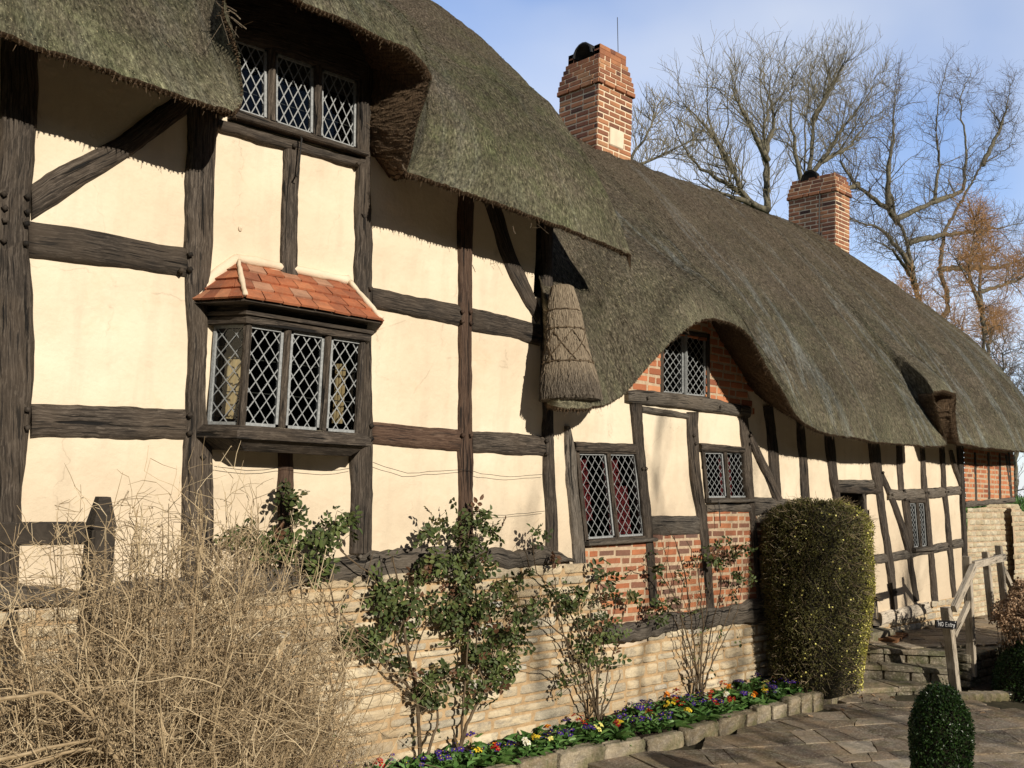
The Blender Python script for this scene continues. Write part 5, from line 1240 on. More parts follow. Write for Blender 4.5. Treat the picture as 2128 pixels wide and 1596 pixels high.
rose('climbing_rose', gnd(onY(880, 1570, -.16)[0]), 'leafy climbing rose with forked lower stems on the stone wall, nearest the bare shrub',
     [([(880, 1570), (868, 1460), (850, 1370), (830, 1230), (815, 1150)], .013), ([(885, 1570), (868, 1440), (800, 1390), (760, 1330), (700, 1268), (660, 1230)], .012), ([(890, 1565), (912, 1500), (905, 1430), (890, 1400)], .012), ([(870, 1450), (842, 1330), (832, 1200)], .008, 0), ([(858, 1380), (880, 1300), (935, 1250)], .006, 0), ([(800, 1390), (835, 1300), (850, 1200)], .006, 0)],
     [(805, 1232, 40), (850, 1265, 42), (900, 1270, 42), (930, 1300, 40), (770, 1330, 36), (740, 1340, 24), (790, 1225, 30), (815, 1300, 34), (860, 1310, 28), (905, 1420, 44), (930, 1400, 34), (875, 1440, 30), (790, 1320, 26), (720, 1335, 20), (900, 1455, 24), (835, 1380, 24), (960, 1290, 30), (800, 1260, 26)])
rose('climbing_rose', gnd(onY(960, 1568, -.16)[0]), 'tallest and leafiest climbing rose, its top reaching past the oak sill to the brown post',
     [([(958, 1565), (975, 1490), (1005, 1440), (1030, 1400), (1045, 1330)], .015), ([(965, 1560), (968, 1400), (975, 1250), (968, 1130), (985, 1060)], .010), ([(955, 1565), (940, 1520)], .02), ([(975, 1250), (920, 1180), (890, 1100)], .006, 0), ([(1005, 1430), (985, 1330), (1010, 1240)], .008, 0), ([(1030, 1400), (1060, 1300), (1080, 1240)], .006, 0)],
     [(985, 1060, 26), (1000, 1075, 20), (930, 1095, 40), (960, 1110, 40), (905, 1110, 30), (1030, 1105, 22), (1010, 1100, 26), (900, 1170, 36), (935, 1165, 38), (975, 1160, 44), (880, 1180, 22), (1000, 1170, 30), (960, 1215, 40), (990, 1230, 40), (975, 1270, 40), (945, 1260, 30), (1000, 1290, 42), (1035, 1240, 36), (1060, 1250, 30), (1070, 1290, 36), (1040, 1310, 44), (1000, 1330, 44), (1060, 1340, 36), (1085, 1320, 26), (1020, 1370, 44), (985, 1370, 36), (1055, 1385, 34), (990, 1410, 36), (1020, 1420, 28), (1060, 1410, 20), (985, 1445, 20), (870, 1200, 20)])
rose('climbing_rose', gnd(onY(1238, 1500, -.16)[0]), 'sparse reddish-stemmed rose fanning out below the left lattice window',
     [([(1236, 1500), (1210, 1400), (1180, 1330), (1130, 1290), (1075, 1265)], .010), ([(1238, 1500), (1215, 1330), (1160, 1230), (1112, 1190), (1105, 1105)], .009), ([(1240, 1500), (1240, 1380), (1225, 1260), (1255, 1190)], .009), ([(1240, 1500), (1262, 1400), (1290, 1300), (1310, 1220)], .008), ([(1236, 1500), (1190, 1380), (1160, 1280), (1148, 1170)], .008), ([(1240, 1500), (1275, 1440), (1292, 1395)], .009), ([(1238, 1500), (1225, 1420), (1200, 1300), (1205, 1200)], .006), ([(1190, 1420), (1140, 1395), (1075, 1380)], .006, 0), ([(1240, 1500), (1250, 1350), (1262, 1240)], .006), ([(1170, 1320), (1150, 1250), (1190, 1180)], .004, 0), ([(1105, 1190), (1085, 1130), (1118, 1102)], .003, 0)],
     [(1118, 1104, 12), (1128, 1130, 9), (1070, 1215, 16), (1095, 1190, 14), (1140, 1230, 22), (1165, 1250, 22), (1120, 1260, 22), (1150, 1160, 10), (1205, 1245, 24), (1190, 1270, 20), (1255, 1190, 24), (1265, 1215, 20), (1250, 1240, 18), (1280, 1235, 16), (1235, 1290, 24), (1265, 1290, 22), (1200, 1330, 24), (1215, 1360, 26), (1240, 1340, 20), (1260, 1320, 20), (1290, 1330, 16), (1270, 1370, 18), (1200, 1400, 16), (1170, 1424, 12), (1310, 1240, 12), (1325, 1240, 8), (1195, 1225, 14)])
rose('climbing_rose', gnd(onY(1458, 1440, -.16)[0]), 'nearly leafless rose with many upright canes between the two lattice windows and the hedge',
     [([(1456, 1440), (1430, 1330), (1405, 1250), (1372, 1190), (1330, 1170)], .009), ([(1458, 1440), (1440, 1330), (1425, 1200), (1400, 1110)], .009), ([(1460, 1440), (1462, 1300), (1450, 1180), (1425, 1120)], .010), ([(1462, 1440), (1475, 1320), (1500, 1220), (1490, 1130)], .009), ([(1464, 1440), (1490, 1340), (1520, 1260), (1530, 1120)], .008), ([(1466, 1440), (1480, 1380), (1530, 1280), (1555, 1160)], .007), ([(1455, 1440), (1420, 1350), (1412, 1240), (1440, 1170)], .008), ([(1460, 1440), (1455, 1340), (1482, 1200), (1478, 1160)], .007), ([(1405, 1250), (1385, 1200), (1390, 1120)], .004, 0), ([(1440, 1300), (1400, 1190), (1420, 1150)], .004, 0), ([(1458, 1440), (1445, 1390), (1410, 1300), (1380, 1260)], .006)],
     [(1362, 1255, 20), (1378, 1275, 16), (1395, 1258, 12), (1360, 1285, 12), (1480, 1140, 22), (1470, 1160, 16), (1490, 1165, 16), (1525, 1130, 20), (1530, 1145, 16), (1520, 1170, 12), (1500, 1148, 10), (1548, 1150, 8), (1528, 1195, 14), (1540, 1200, 9), (1525, 1240, 11), (1368, 1180, 8), (1560, 1200, 7)])
rose('climbing_rose', gnd(onY(650, 1620, -.16)[0]), 'pale green climbing rose showing behind the bare shrub, up to the small brown post',
     [([(650, 1620), (700, 1450), (640, 1300), (610, 1150), (600, 1020)], .010), ([(650, 1620), (720, 1400), (690, 1240), (660, 1150), (700, 1080)], .009), ([(640, 1300), (560, 1180), (500, 1100)], .006, 0), ([(700, 1130), (735, 1170), (780, 1200), (800, 1260)], .006, 0)],
     [(600, 1022, 22), (612, 1042, 22), (600, 1065, 20), (622, 1078, 16), (690, 1100, 34), (715, 1095, 20), (670, 1125, 34), (650, 1160, 32), (680, 1170, 26), (640, 1110, 24), (500, 1098, 28), (480, 1105, 20), (530, 1115, 22), (560, 1110, 24), (580, 1140, 24), (610, 1130, 24), (560, 1160, 22), (730, 1070, 14)])

# ---- clipped shapes
def clipped(name, mats, label, cat, c, shape, H_, nleaf, lsz, core_mat, leafmat, flowers=0, fx=None, twigs=0, group=None, base_fade=0):
    """shape(h01, th) -> (rx, ry) half widths; leaves fill a thin shell, denser clumps, with a dark twiggy core."""
    root = empty(name, c, label, cat, group); c = np.array(c, float)
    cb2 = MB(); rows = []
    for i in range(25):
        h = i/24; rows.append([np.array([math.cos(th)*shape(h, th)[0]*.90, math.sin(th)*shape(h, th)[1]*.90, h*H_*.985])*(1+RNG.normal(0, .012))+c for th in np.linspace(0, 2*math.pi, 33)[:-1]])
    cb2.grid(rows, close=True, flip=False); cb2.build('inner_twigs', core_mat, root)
    lb = MB(); hh = RNG.random(nleaf); 
    th = RNG.uniform(0, 2*math.pi, nleaf)
    # area on top as well
    P = np.zeros((nleaf, 3)); Nn = np.zeros((nleaf, 3)); cl = np.sin(th*9+hh*23)*np.sin(hh*31-th*5)+RNG.normal(0, .5, nleaf)
    for i in range(nleaf):
        h = hh[i]**.8; rx, ry = shape(h, th[i]); k = .88+.15*RNG.random()**.7+.025*cl[i]
        P[i] = (math.cos(th[i])*rx*k, math.sin(th[i])*ry*k, h*H_+RNG.normal(0, .012)); Nn[i] = (math.cos(th[i])/max(rx, .05)*.3, math.sin(th[i])/max(ry, .05)*.3, .25+max(0, h-.8)*5)
    Nn /= np.linalg.norm(Nn, axis=1)[:, None]; D = rdirs(nleaf, .2)+Nn*.8
    keep = RNG.random(nleaf) < np.where(P[:, 2] < base_fade, P[:, 2]/max(base_fade, .01)*.7+.2, 1)
    P, Nn, D, cl = P[keep], Nn[keep], D[keep], cl[keep]; m = len(P)
    leaves(lb, P+c, D, Nn+rdirs(m)*.8, RNG.uniform(.7, 1.3, m)*lsz, RNG.uniform(.7, 1.2, m)*lsz*.5, np.clip(.45+.2*cl+RNG.normal(0, .2, m), 0, 1) if not flowers else np.clip(.12+.85*np.exp(-((np.arctan2(P[:, 1], P[:, 0])+.8)/.42)**2)+.14*cl+RNG.normal(0, .16, m), 0, 1))
    lb.build('leaves', leafmat, root)
    if twigs:
        tb = MB()
        for _ in range(twigs):
            h = RNG.random()**.9; t = RNG.uniform(0, 6.28); rx, ry = shape(h, t); p = c+np.array([math.cos(t)*rx*.9, math.sin(t)*ry*.9, h*H_]); d = unit(np.array([math.cos(t), math.sin(t), RNG.uniform(-.4, 1.2)])+RNG.normal(0, .4, 3)); L_ = RNG.uniform(.05, .16)
            tb.tube([p, p+d*L_*.5+RNG.normal(0, .008, 3), p+d*L_+np.array([0, 0, -.01])], [.002, .0016, .001], 3, rnd=RNG.random())
        tb.build('twigs', BUSHT, root)
    if flowers:
        fb = MB()
        for _ in range(flowers):
            h, t = fx(); rx, ry = shape(h, t); p = c+np.array([math.cos(t)*rx*1.03, math.sin(t)*ry*1.03, h*H_]); nn = unit(np.array([math.cos(t), math.sin(t), .3])+RNG.normal(0, .4, 3)); t1 = unit(np.cross(nn, [0, .1, 1])); t2 = np.cross(nn, t1); R_ = RNG.uniform(.006, .011)
            fb.quads(np.array([[p+(t1*math.cos(a)+t2*math.sin(a))*R_ for a in (0, 1.57, 3.14, 4.71)], [p+(t1*math.cos(a)+t2*math.sin(a))*R_+nn*.003 for a in (.78, 2.35, 3.92, 5.5)]]), RNG.random(2))
        fb.build('flowers', PETAL['lemon'], root)
    return root
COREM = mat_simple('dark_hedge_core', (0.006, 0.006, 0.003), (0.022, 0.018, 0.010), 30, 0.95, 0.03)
def superr(rx, ry, p):
    def f(th):
        ct, st = abs(math.cos(th)), abs(math.sin(th)); r = 1/((ct**p+st**p)**(1/p)); return rx*r, ry*r
    return f
_h = superr(.68, .40, 3.0)
def hs(h, th):
    rx, ry = _h(th); top = (1-max(0, (h-.86)/.14)**2.2*.62); k = (.80+.20*min(1, h/.55))*top*(1+.025*math.sin(h*9+th*3)); return rx*k, ry*k
clipped('jasmine_hedge', None, 'clipped rounded winter jasmine hedge flecked with yellow, beside the doorway steps', 'hedge', (9.12, -.42, .08), hs, 1.93, 42000, .021, COREM, JASLEAF,
        flowers=1100, fx=lambda: (RNG.random()*.93, RNG.normal(-.78, .26)) if RNG.random() < .88 else (RNG.uniform(.1, .98), RNG.uniform(-3.1, 0)), twigs=2600, base_fade=.35)
def topi(h, th): r = .168*(1-.08*(1-h))*(1 if h < .72 else math.sqrt(max(.02, 1-((h-.72)/.285)**2))); r *= (1+.03*math.sin(h*14+th*2)); return r, r
tp = CAM+unit(np.array([*ray(1955, 1428)[:2], 0]))*6.3
rt_ = ray(1955, 1428); tt2 = 6.3/np.linalg.norm(rt_[:2]); ztop = (CAM+rt_*tt2)[2]
clipped('box_topiary', None, 'small clipped dark green box column standing on the paving', 'topiary', (tp[0], tp[1], .0), topi, ztop, 15000, .017, COREM, BOXLEAF)
bm_ = onZ(2108, 1452, 0)
def mnd(h, th): k = math.sqrt(max(.02, 1-h**2.4)); return .55*k*(1+.05*math.sin(th*3+h*6)), .5*k
clipped('box_ball', None, 'low rounded dark green box bush below the dried hydrangea', 'bush', (bm_[0]+.42, bm_[1]-.18, .0), mnd, .62, 14000, .022, COREM, BOXLEAF)
# dried hydrangea
hy = np.array([11.95, -1.66, 0.0])
root = empty('dried_hydrangea', hy, 'brown dried hydrangea shrub with faded papery heads beside the wooden handrail', 'shrub'); sb_ = MB(); fb = MB()
for i in range(260):
    a = RNG.uniform(0, 6.28); r = math.sqrt(RNG.random())*.8; tip = hy+np.array([math.cos(a)*r*1.35, math.sin(a)*r*.45, 1.14*math.sqrt(max(.05, 1-(r/1.3)**2))*RNG.uniform(.78, 1.05)])
    bs = hy+np.array([math.cos(a)*r*.35, math.sin(a)*r*.3, 0]); mid = lerp(bs, tip, .5)+np.array([math.cos(a)*.08, math.sin(a)*.08, 0])+RNG.normal(0, .03, 3)
    sb_.tube([bs, mid, tip], [.005, .004, .0025], 4, rnd=RNG.random())
    n = int(RNG.uniform(30, 60)); R_ = RNG.uniform(.04, .085); d = rdirs(n, .3); leaves(fb, tip+d*R_*RNG.uniform(.6, 1, n)[:, None], rdirs(n)+d*.5, d, RNG.uniform(.02, .034, n), RNG.uniform(.018, .03, n), np.clip(RNG.normal(.5, .28, n), 0, 1), .3, .3)
    for _ in range(3):
        p = lerp(bs, tip, RNG.uniform(.4, .9)); leaves(fb, p[None]+RNG.normal(0, .02, (2, 3)), rdirs(2, -.5), rdirs(2), RNG.uniform(.04, .07, 2), RNG.uniform(.015, .03, 2), RNG.random(2)*.5, .5, .5)
sb_.build('stems', TWIGD, root); fb.build('flower_heads', DRYLEAF, root)

# ---- steps and door terrace
def prism(b, poly, z0, z1, rnd=.5, bev=.012):
    P = np.array(poly, float); n = len(P); c = P.mean(0); sm = c+(P-c)*(1-bev/np.linalg.norm(P-c, axis=1)[:, None])
    V_ = np.vstack([np.column_stack([sm, np.full(n, z1)]), np.column_stack([P, np.full(n, z1-bev)]), np.column_stack([P, np.full(n, z0)])])
    b.add(V_, [tuple(range(n))]+[(i+o, i+o+n, (i+1) % n+o+n, (i+1) % n+o) for o in (0, n) for i in range(n)], rnd=rnd)
def g2(x, y, z): p = onZ(x, y, z); return np.array([p[0], p[1]])
ZL, ZM, ZT = .08, .23, .38
la, lb2 = g2(1799, 1430, ZL), g2(1925, 1424, ZL); ma, mb_ = g2(1779, 1379, ZM), g2(1970, 1391, ZM); ta, tb_ = g2(1798, 1346, ZT), g2(1969, 1353, ZT)
def ext(a, c, s0, s1): d = unit(c-a); return a-d*s0, c+d*s1
wx = lambda a, c, y: a+(c-a)*((y-a[1])/(c[1]-a[1]))
stp = MB()
lA, lB = ext(la, lb2, .5, .12); mA = wx(ma, mb_, .0); mB = mb_+unit(mb_-ma)*.03; tA = wx(ta, tb_, .0); tB = tb_
def slabs(A_, B_, depth, z0, z1, ov=.025):
    d = unit(B_-A_); L_ = np.linalg.norm(B_-A_); nrm_ = np.array([-d[1], d[0]]); nrm_ = nrm_ if nrm_[0] > 0 else -nrm_
    x = 0
    while x < L_-.05:      # tread slabs
        l = min(RNG.uniform(.4, .75), L_-x); l = L_-x if L_-x-l < .2 else l
        p, q = A_+d*(x+.004), A_+d*(x+l-.004); w = RNG.normal(0, .008, 2)
        prism(stp, [p-nrm_*(ov+w[0]), q-nrm_*(ov+w[1]), q+nrm_*depth, p+nrm_*depth], z1-.05, z1+RNG.normal(0, .003), RNG.random()); x += l
    x = 0
    while x < L_-.03:      # riser stones
        l = min(RNG.uniform(.16, .34), L_-x); c = A_+d*(x+l/2)+nrm_*.07; rock(stp, (c[0], c[1], (z0+z1-.05)/2), (l*.97, .15, z1-.05-z0), math.atan2(d[1], d[0]), RNG.random(), 4, .03); x += l
slabs(lA, lB, .55, -.02, ZL); slabs(mA, mB, .45, ZL-.02, ZM); slabs(tA, tB, .5, ZM-.02, ZT)
struct(stp.build('steps', STEP, smooth=False, loc=(0, 0, 0)))
ter = MB(); d_ = unit(tB-tA)
tpoly = [tA+np.array([.06, 0]), tB+np.array([.05, .0]), np.array([11.5, -1.12]), np.array([17.5, -1.4]), np.array([17.5, .0])]
prism(ter, tpoly, -.05, ZT-.012, .3)
x = tB[0]+.05
for row_ in range(4):
    x = tB[0]+.02
    while x < 12.5:
        l = RNG.uniform(.18, .4); rock(ter, (x+l/2, -1.13+.0*row_, .04+row_*.095), (l*.96, .16, .09), RNG.normal(0, .02), RNG.random(), 4, .05); x += l
struct(ter.build('terrace', STEP, loc=(0, 0, 0)))
from_poly = np.array(tpoly)
def in_ter(x, y):
    c = False
    for i in range(len(from_poly)):
        a, b2 = from_poly[i], from_poly[(i+1) % len(from_poly)]
        if (a[1] > y) != (b2[1] > y) and x < (b2[0]-a[0])*(y-a[1])/(b2[1]-a[1])+a[0]: c = not c
    return c
struct(flagstones('terrace_paving', (9.6, 16.5, -1.25, 0), ZT+.012, FLAG, keep=lambda x, y: in_ter(x-.12, y)))
b = MB(); mp_ = [g2(1801, 1326, ZT+.03), g2(1864, 1333, ZT+.03), g2(1888, 1318, ZT+.03), g2(1818, 1313, ZT+.03)]
NSL = 11
for i in range(NSL):
    a, c = i/NSL, (i+.72)/NSL; q = [lerp(mp_[0], mp_[3], a), lerp(mp_[1], mp_[2], a), lerp(mp_[1], mp_[2], c), lerp(mp_[0], mp_[3], c)]; prism(b, q, ZT+.015, ZT+.045+RNG.normal(0, .002), RNG.random(), .004)
prism(b, mp_, ZT+.012, ZT+.028, .2)
tag(b.build('door_mat', MATM, loc=(mp_[0][0], mp_[0][1], ZT+.02)), 'brown ribbed coir door mat on the terrace at the top of the steps', 'door mat')

# ---- handrail
HR = empty('handrail', (10.5, -1.2, 0), 'weathered wooden handrail with four posts climbing beside the steps', 'handrail'); YR = -1.2
def rpost(top, bot, w=.085, d=.075, cap=True, Y=YR):
    t_, b_ = onY(*top, Y), onY(*bot, Y); b = MB(); n = 16; rows = []; gg = []
    hw, hd = w/2, d/2; ring_ = [(-hw, -hd+.006), (-hw+.006, -hd), (hw-.006, -hd), (hw, -hd+.006), (hw, hd), (-hw, hd)]
    for i in range(n+1):
        c = lerp(b_, t_, i/n); rows.append([(c[0]+x_+RNG.normal(0, .0012), c[1]+y_, c[2]) for x_, y_ in ring_]); gg.append([(c[2], k*.04+top[0], 0) for k in range(6)])
    b.grid(rows, close=True, gr=gg, rnd=.5); b.add([r for r in rows[-1]], [tuple(range(6))]); b.build('post', RAILW, HR)
def rrail(pts, w=.07, d=.045, Y=YR, dy=-.0):
    P, _, _ = polyline([onY(x, y, Y)+np.array([0, dy, 0]) for x, y in pts], .08); b = MB(); rows = []; gg = []
    for i, c in enumerate(P):
        t = unit(P[min(i+1, len(P)-1)]-P[max(i-1, 0)]); u = unit(np.cross(t, [0, 1, 0])); 
        rows.append([c+u*a+np.array([0, y_, 0])+RNG.normal(0, .001, 3) for a, y_ in ((-w/2, -d/2), (w/2, -d/2), (w/2, d/2), (-w/2, d/2))]); gg.append([(i*.08, k*.05+pts[0][0], 0) for k in range(4)])
    b.grid(rows, close=True, gr=gg); b.f += [(0, 1, 2, 3), tuple(len(P)*4-4+k for k in (3, 2, 1, 0))]; b.m += [0, 0]; b.build('rail', RAILW, HR)
rpost((1966, 1262), (1987, 1447), .095, .09); rpost((2009, 1156), (2021, 1405), .06, .085); rpost((2048, 1147), (2062, 1290), .06, .07); rpost((2075, 1134), (2090, 1280), .06, .07)
rrail([(1968, 1264), (1990, 1218), (2010, 1176)], .085, .05, dy=-.07); rrail([(1982, 1320), (2000, 1281), (2017, 1243)], .06, .045, dy=-.0)
rrail([(2012, 1173), (2047, 1165), (2078, 1157)], .075, .045, dy=-.05); rrail([(2078, 1157), (2096, 1188), (2112, 1222)], .06, .045, dy=.05)
# ---- chalk sign hanging on the first post
sq = np.array([onY(1945, 1288.5, -1.28), onY(1989, 1291, -1.28), onY(1988, 1307, -1.28), onY(1946, 1304.5, -1.28)])
b = MB(); bk = sq+np.array([0, .014, 0]); b.add(np.vstack([sq, bk]), [(0, 3, 2, 1), (4, 5, 6, 7), (0, 1, 5, 4), (1, 2, 6, 5), (2, 3, 7, 6), (3, 0, 4, 7)])
SG = b.build('hanging_sign', SIGNB, loc=sq.mean(0)); tag(SG, 'small black sign lettered NO Entry hanging by cord on the handrail post', 'sign')
b = MB()
GL = {'N': [[(0, 0), (0, 1), (.62, 0), (.62, 1)]], 'O': [[(.35 + .33*math.cos(a), .5+.5*math.sin(a)) for a in np.linspace(1.6, 7.88, 13)]], 'E': [[(.6, 1), (0, 1), (0, 0), (.6, 0)], [(0, .52), (.5, .52)]],
      'n': [[(0, .62), (0, 0)], [(0, .42), (.15, .62), (.35, .6), (.42, .4), (.42, 0)]], 't': [[(.15, .95), (.15, .12), (.25, 0), (.4, .05)], [(-.03, .64), (.38, .64)]], 'r': [[(0, .62), (0, 0)], [(0, .4), (.15, .6), (.34, .6)]], 'y': [[(0, .62), (.2, .05)], [(.45, .62), (.1, -.35)]]}
def sgn(u, v): return (sq[3]*(1-u)+sq[2]*u)*(1-v)+(sq[0]*(1-u)+sq[1]*u)*v+np.array([0, -.003, 0])
u = .10; chh = .52; cw = .135
for chx, adv in (('N', .125), ('O', .135), (' ', .07), ('E', .125), ('n', .10), ('t', .075), ('r', .08), ('y', .09)):
    for st_ in GL.get(chx, []):
        P, _, _ = polyline([sgn(u+x*cw, .25+y*chh) for x, y in st_], .004); b.tube(P, .0034, 5)
    u += adv
b.build('lettering', CHALK, SG)
b = MB(); nl_ = onY(1966, 1270, -1.265); b.tube([sgn(.08, .9), nl_, sgn(.90, .9)], .0022, 4); b.build('cord', IRON, SG)
b = MB(); b.box(sgn(.08, .88), (.012, .006, .012), bev=.002); b.box(sgn(.90, .88), (.012, .006, .012), bev=.002); b.build('screw', CHALK, SG)

# ---- soil patch on the right of the steps, few stones
b = MB(); n = 30; rows = [[(x, y, .03+.05*math.sin(i*.8+j*1.3)*.3+RNG.normal(0, .008)) for j, y in enumerate(np.linspace(-3.2, -1.25, 16))] for i, x in enumerate(np.linspace(10.9, 17.5, n))]
b.grid(rows, flip=False); struct(b.build('garden_soil', SOIL, smooth=True, loc=(0, 0, 0)))
for i in range(9):
    p0 = g2(1985+i*17, 1451-i*.6, .02); b = MB(); rock(b, (p0[0], p0[1], .03), (.24, .10, .09), -.9+RNG.normal(0, .2), RNG.random(), 4, .06)
    tag(b.build('kerb_stone', EDGE, smooth=True, loc=(p0[0], p0[1], 0)), 'flat brown kerb stone edging the soil to the right of the steps', 'kerb stone', 'kerb stones right of the steps')
# ---- fallen leaves on the paving
for i, (x, y) in enumerate([(1795, 1448), (1830, 1453), (1808, 1443), (1860, 1450), (1745, 1473), (1772, 1470), (2050, 1482), (1975, 1560), (1680, 1488), (1900, 1470)]):
    p0 = onZ(x, y, .04); b = MB(); leaves(b, np.array([[0, 0, 0.]])+p0, rdirs(1)*np.array([1, 1, .2]), np.array([[.1, .1, 1.]]), np.array([.06]), np.array([.035]), np.array([RNG.random()]), .3, .2)
    tag(b.build('fallen_leaf', DRYLEAF, loc=p0), 'dry brown leaf lying on the paving near the steps', 'leaf', 'fallen leaves on the paving')

# ---- dark fence behind the bare shrub
FN = empty('garden_fence', (1.35, -1.6, 0), 'dark weathered timber fence with square post, half hidden by the bare shrub', 'fence')
b = MB(); b.box((1.38, -1.6, .94), (.09, .10, 1.88), bev=.01); V0 = [(1.38+sx*.045, -1.6+sy*.05, 1.88) for sx, sy in ((-1, -1), (1, -1), (1, 1), (-1, 1))]; V1_ = [(1.38+sx*.022, -1.6+sy*.022, 2.0) for sx, sy in ((-1, -1), (1, -1), (1, 1), (-1, 1))]
b.add(V0+V1_, [(0, 1, 5, 4), (1, 2, 6, 5), (2, 3, 7, 6), (3, 0, 4, 7), (4, 5, 6, 7)]); b.build('post', FENCE, FN)
for z, h in ((1.86, .085), (1.20, .10), (.62, .10)):
    b = MB(); b.box((.4, -1.6, z), (1.84, .05, h), bev=.006); b.build('rail', FENCE, FN)
b = MB(); b.box((-.6, -1.6, .94), (.12, .12, 1.88), bev=.01); b.build('post', FENCE, FN)

# ---- big bare shrub
bc = np.array([1.28, -2.55, 0.0])
BS = empty('bare_shrub', bc, 'large bare straw-coloured twiggy shrub in front of the stone wall', 'shrub'); cb = MB(); tw = MB()
def in_env(p):
    q = (p-bc)/np.array([.80, .78, 2.20]); return (max(0, q[0])**2+min(0, q[0])**2*.6)+q[1]**2+max(0, q[2])**2.6 < 1.0
for i in range(430):
    a = RNG.uniform(0, 6.28); r = RNG.random()**.6; b0 = bc+np.array([math.cos(a)*.32*r, math.sin(a)*.25*r, 0]); 
    out_ = RNG.uniform(.1, 1.0); tip = bc+np.array([math.cos(a)*.78*out_, math.sin(a)*.72*out_, RNG.uniform(1.35, 2.08)*(1-.26*out_**2)])
    P = [b0]; ctrl = lerp(b0, tip, .5)+np.array([math.cos(a)*-.04, math.sin(a)*-.04, .22])
    n = 12
    P = np.array([(1-t)**2*b0+2*t*(1-t)*ctrl+t*t*tip for t in np.linspace(0, 1, n)]); P[1:] += np.cumsum(RNG.normal(0, .012, (n-1, 3)), 0)*.9
    cb.tube(P, np.linspace(RNG.choice([.003, .005, .009], p=[.45, .4, .15]), .0013, n), 5, rnd=RNG.uniform(.1, 1))
    for k in range(19):
        t = RNG.uniform(.28, 1); j = min(n-2, int(t*(n-1))); p = P[j]+(P[j+1]-P[j])*RNG.random(); out_d = p-bc; out_d[2] *= .15
        d = unit(unit(out_d)*.7+np.array([0, 0, RNG.uniform(-.1, 1.3)])+RNG.normal(0, .5, 3)); L_ = RNG.uniform(.10, .34); m = 6; Q = [p]
        for s_i in range(m-1):
            d = unit(d+RNG.normal(0, .30, 3)+np.array([0, 0, -.07])); Q.append(Q[-1]+d*L_/(m-1))
        Q = np.array(Q)
        if not in_env(Q[-1]) and RNG.random() < .93: continue
        rn = RNG.random(); tw.tube(Q, np.linspace(.0016, .0007, m), 3, rnd=rn)
        for _ in range(4):
            j2 = RNG.integers(1, m); q = Q[j2]; dd = unit(rdirs(1, .2)[0]+d*.5); l2 = RNG.uniform(.03, .12); tw.tube([q, q+dd*l2*.5+RNG.normal(0, .004, 3), q+dd*l2+np.array([0, 0, -.006])], [.0012, .001, .0006], 3, rnd=rn*.8+.1)
for pts in ([(-40, 1460), (40, 1445), (110, 1440), (180, 1490), (280, 1540), (340, 1620)], [(-30, 1590), (60, 1565), (140, 1545), (200, 1538), (300, 1560)], [(20, 1600), (100, 1580), (180, 1555), (260, 1575)], [(250, 1596), (190, 1480), (160, 1420), (120, 1380)], [(430, 1640), (330, 1500), (215, 1440), (180, 1380)]):
    P, _, _ = polyline([onY(x, y, -2.9) for x, y in pts], .03); P += RNG.normal(0, .002, P.shape); cb.tube(P, np.linspace(.0055, .0022, len(P)), 6, rnd=.45)
AV = np.concatenate(tw.v); nb_ = 9000; pk = AV[RNG.integers(0, len(AV), nb_)]
bl = MB(); leaves(bl, pk, rdirs(nb_, .2), rdirs(nb_), RNG.uniform(.004, .013, nb_), RNG.uniform(.003, .007, nb_), RNG.random(nb_)**1.5, .3, .3)
bl.build('buds', BUSHT, BS)
cb.build('canes', BUSHT, BS); tw.build('twigs', BUSHT, BS)
TW_N = tw.n

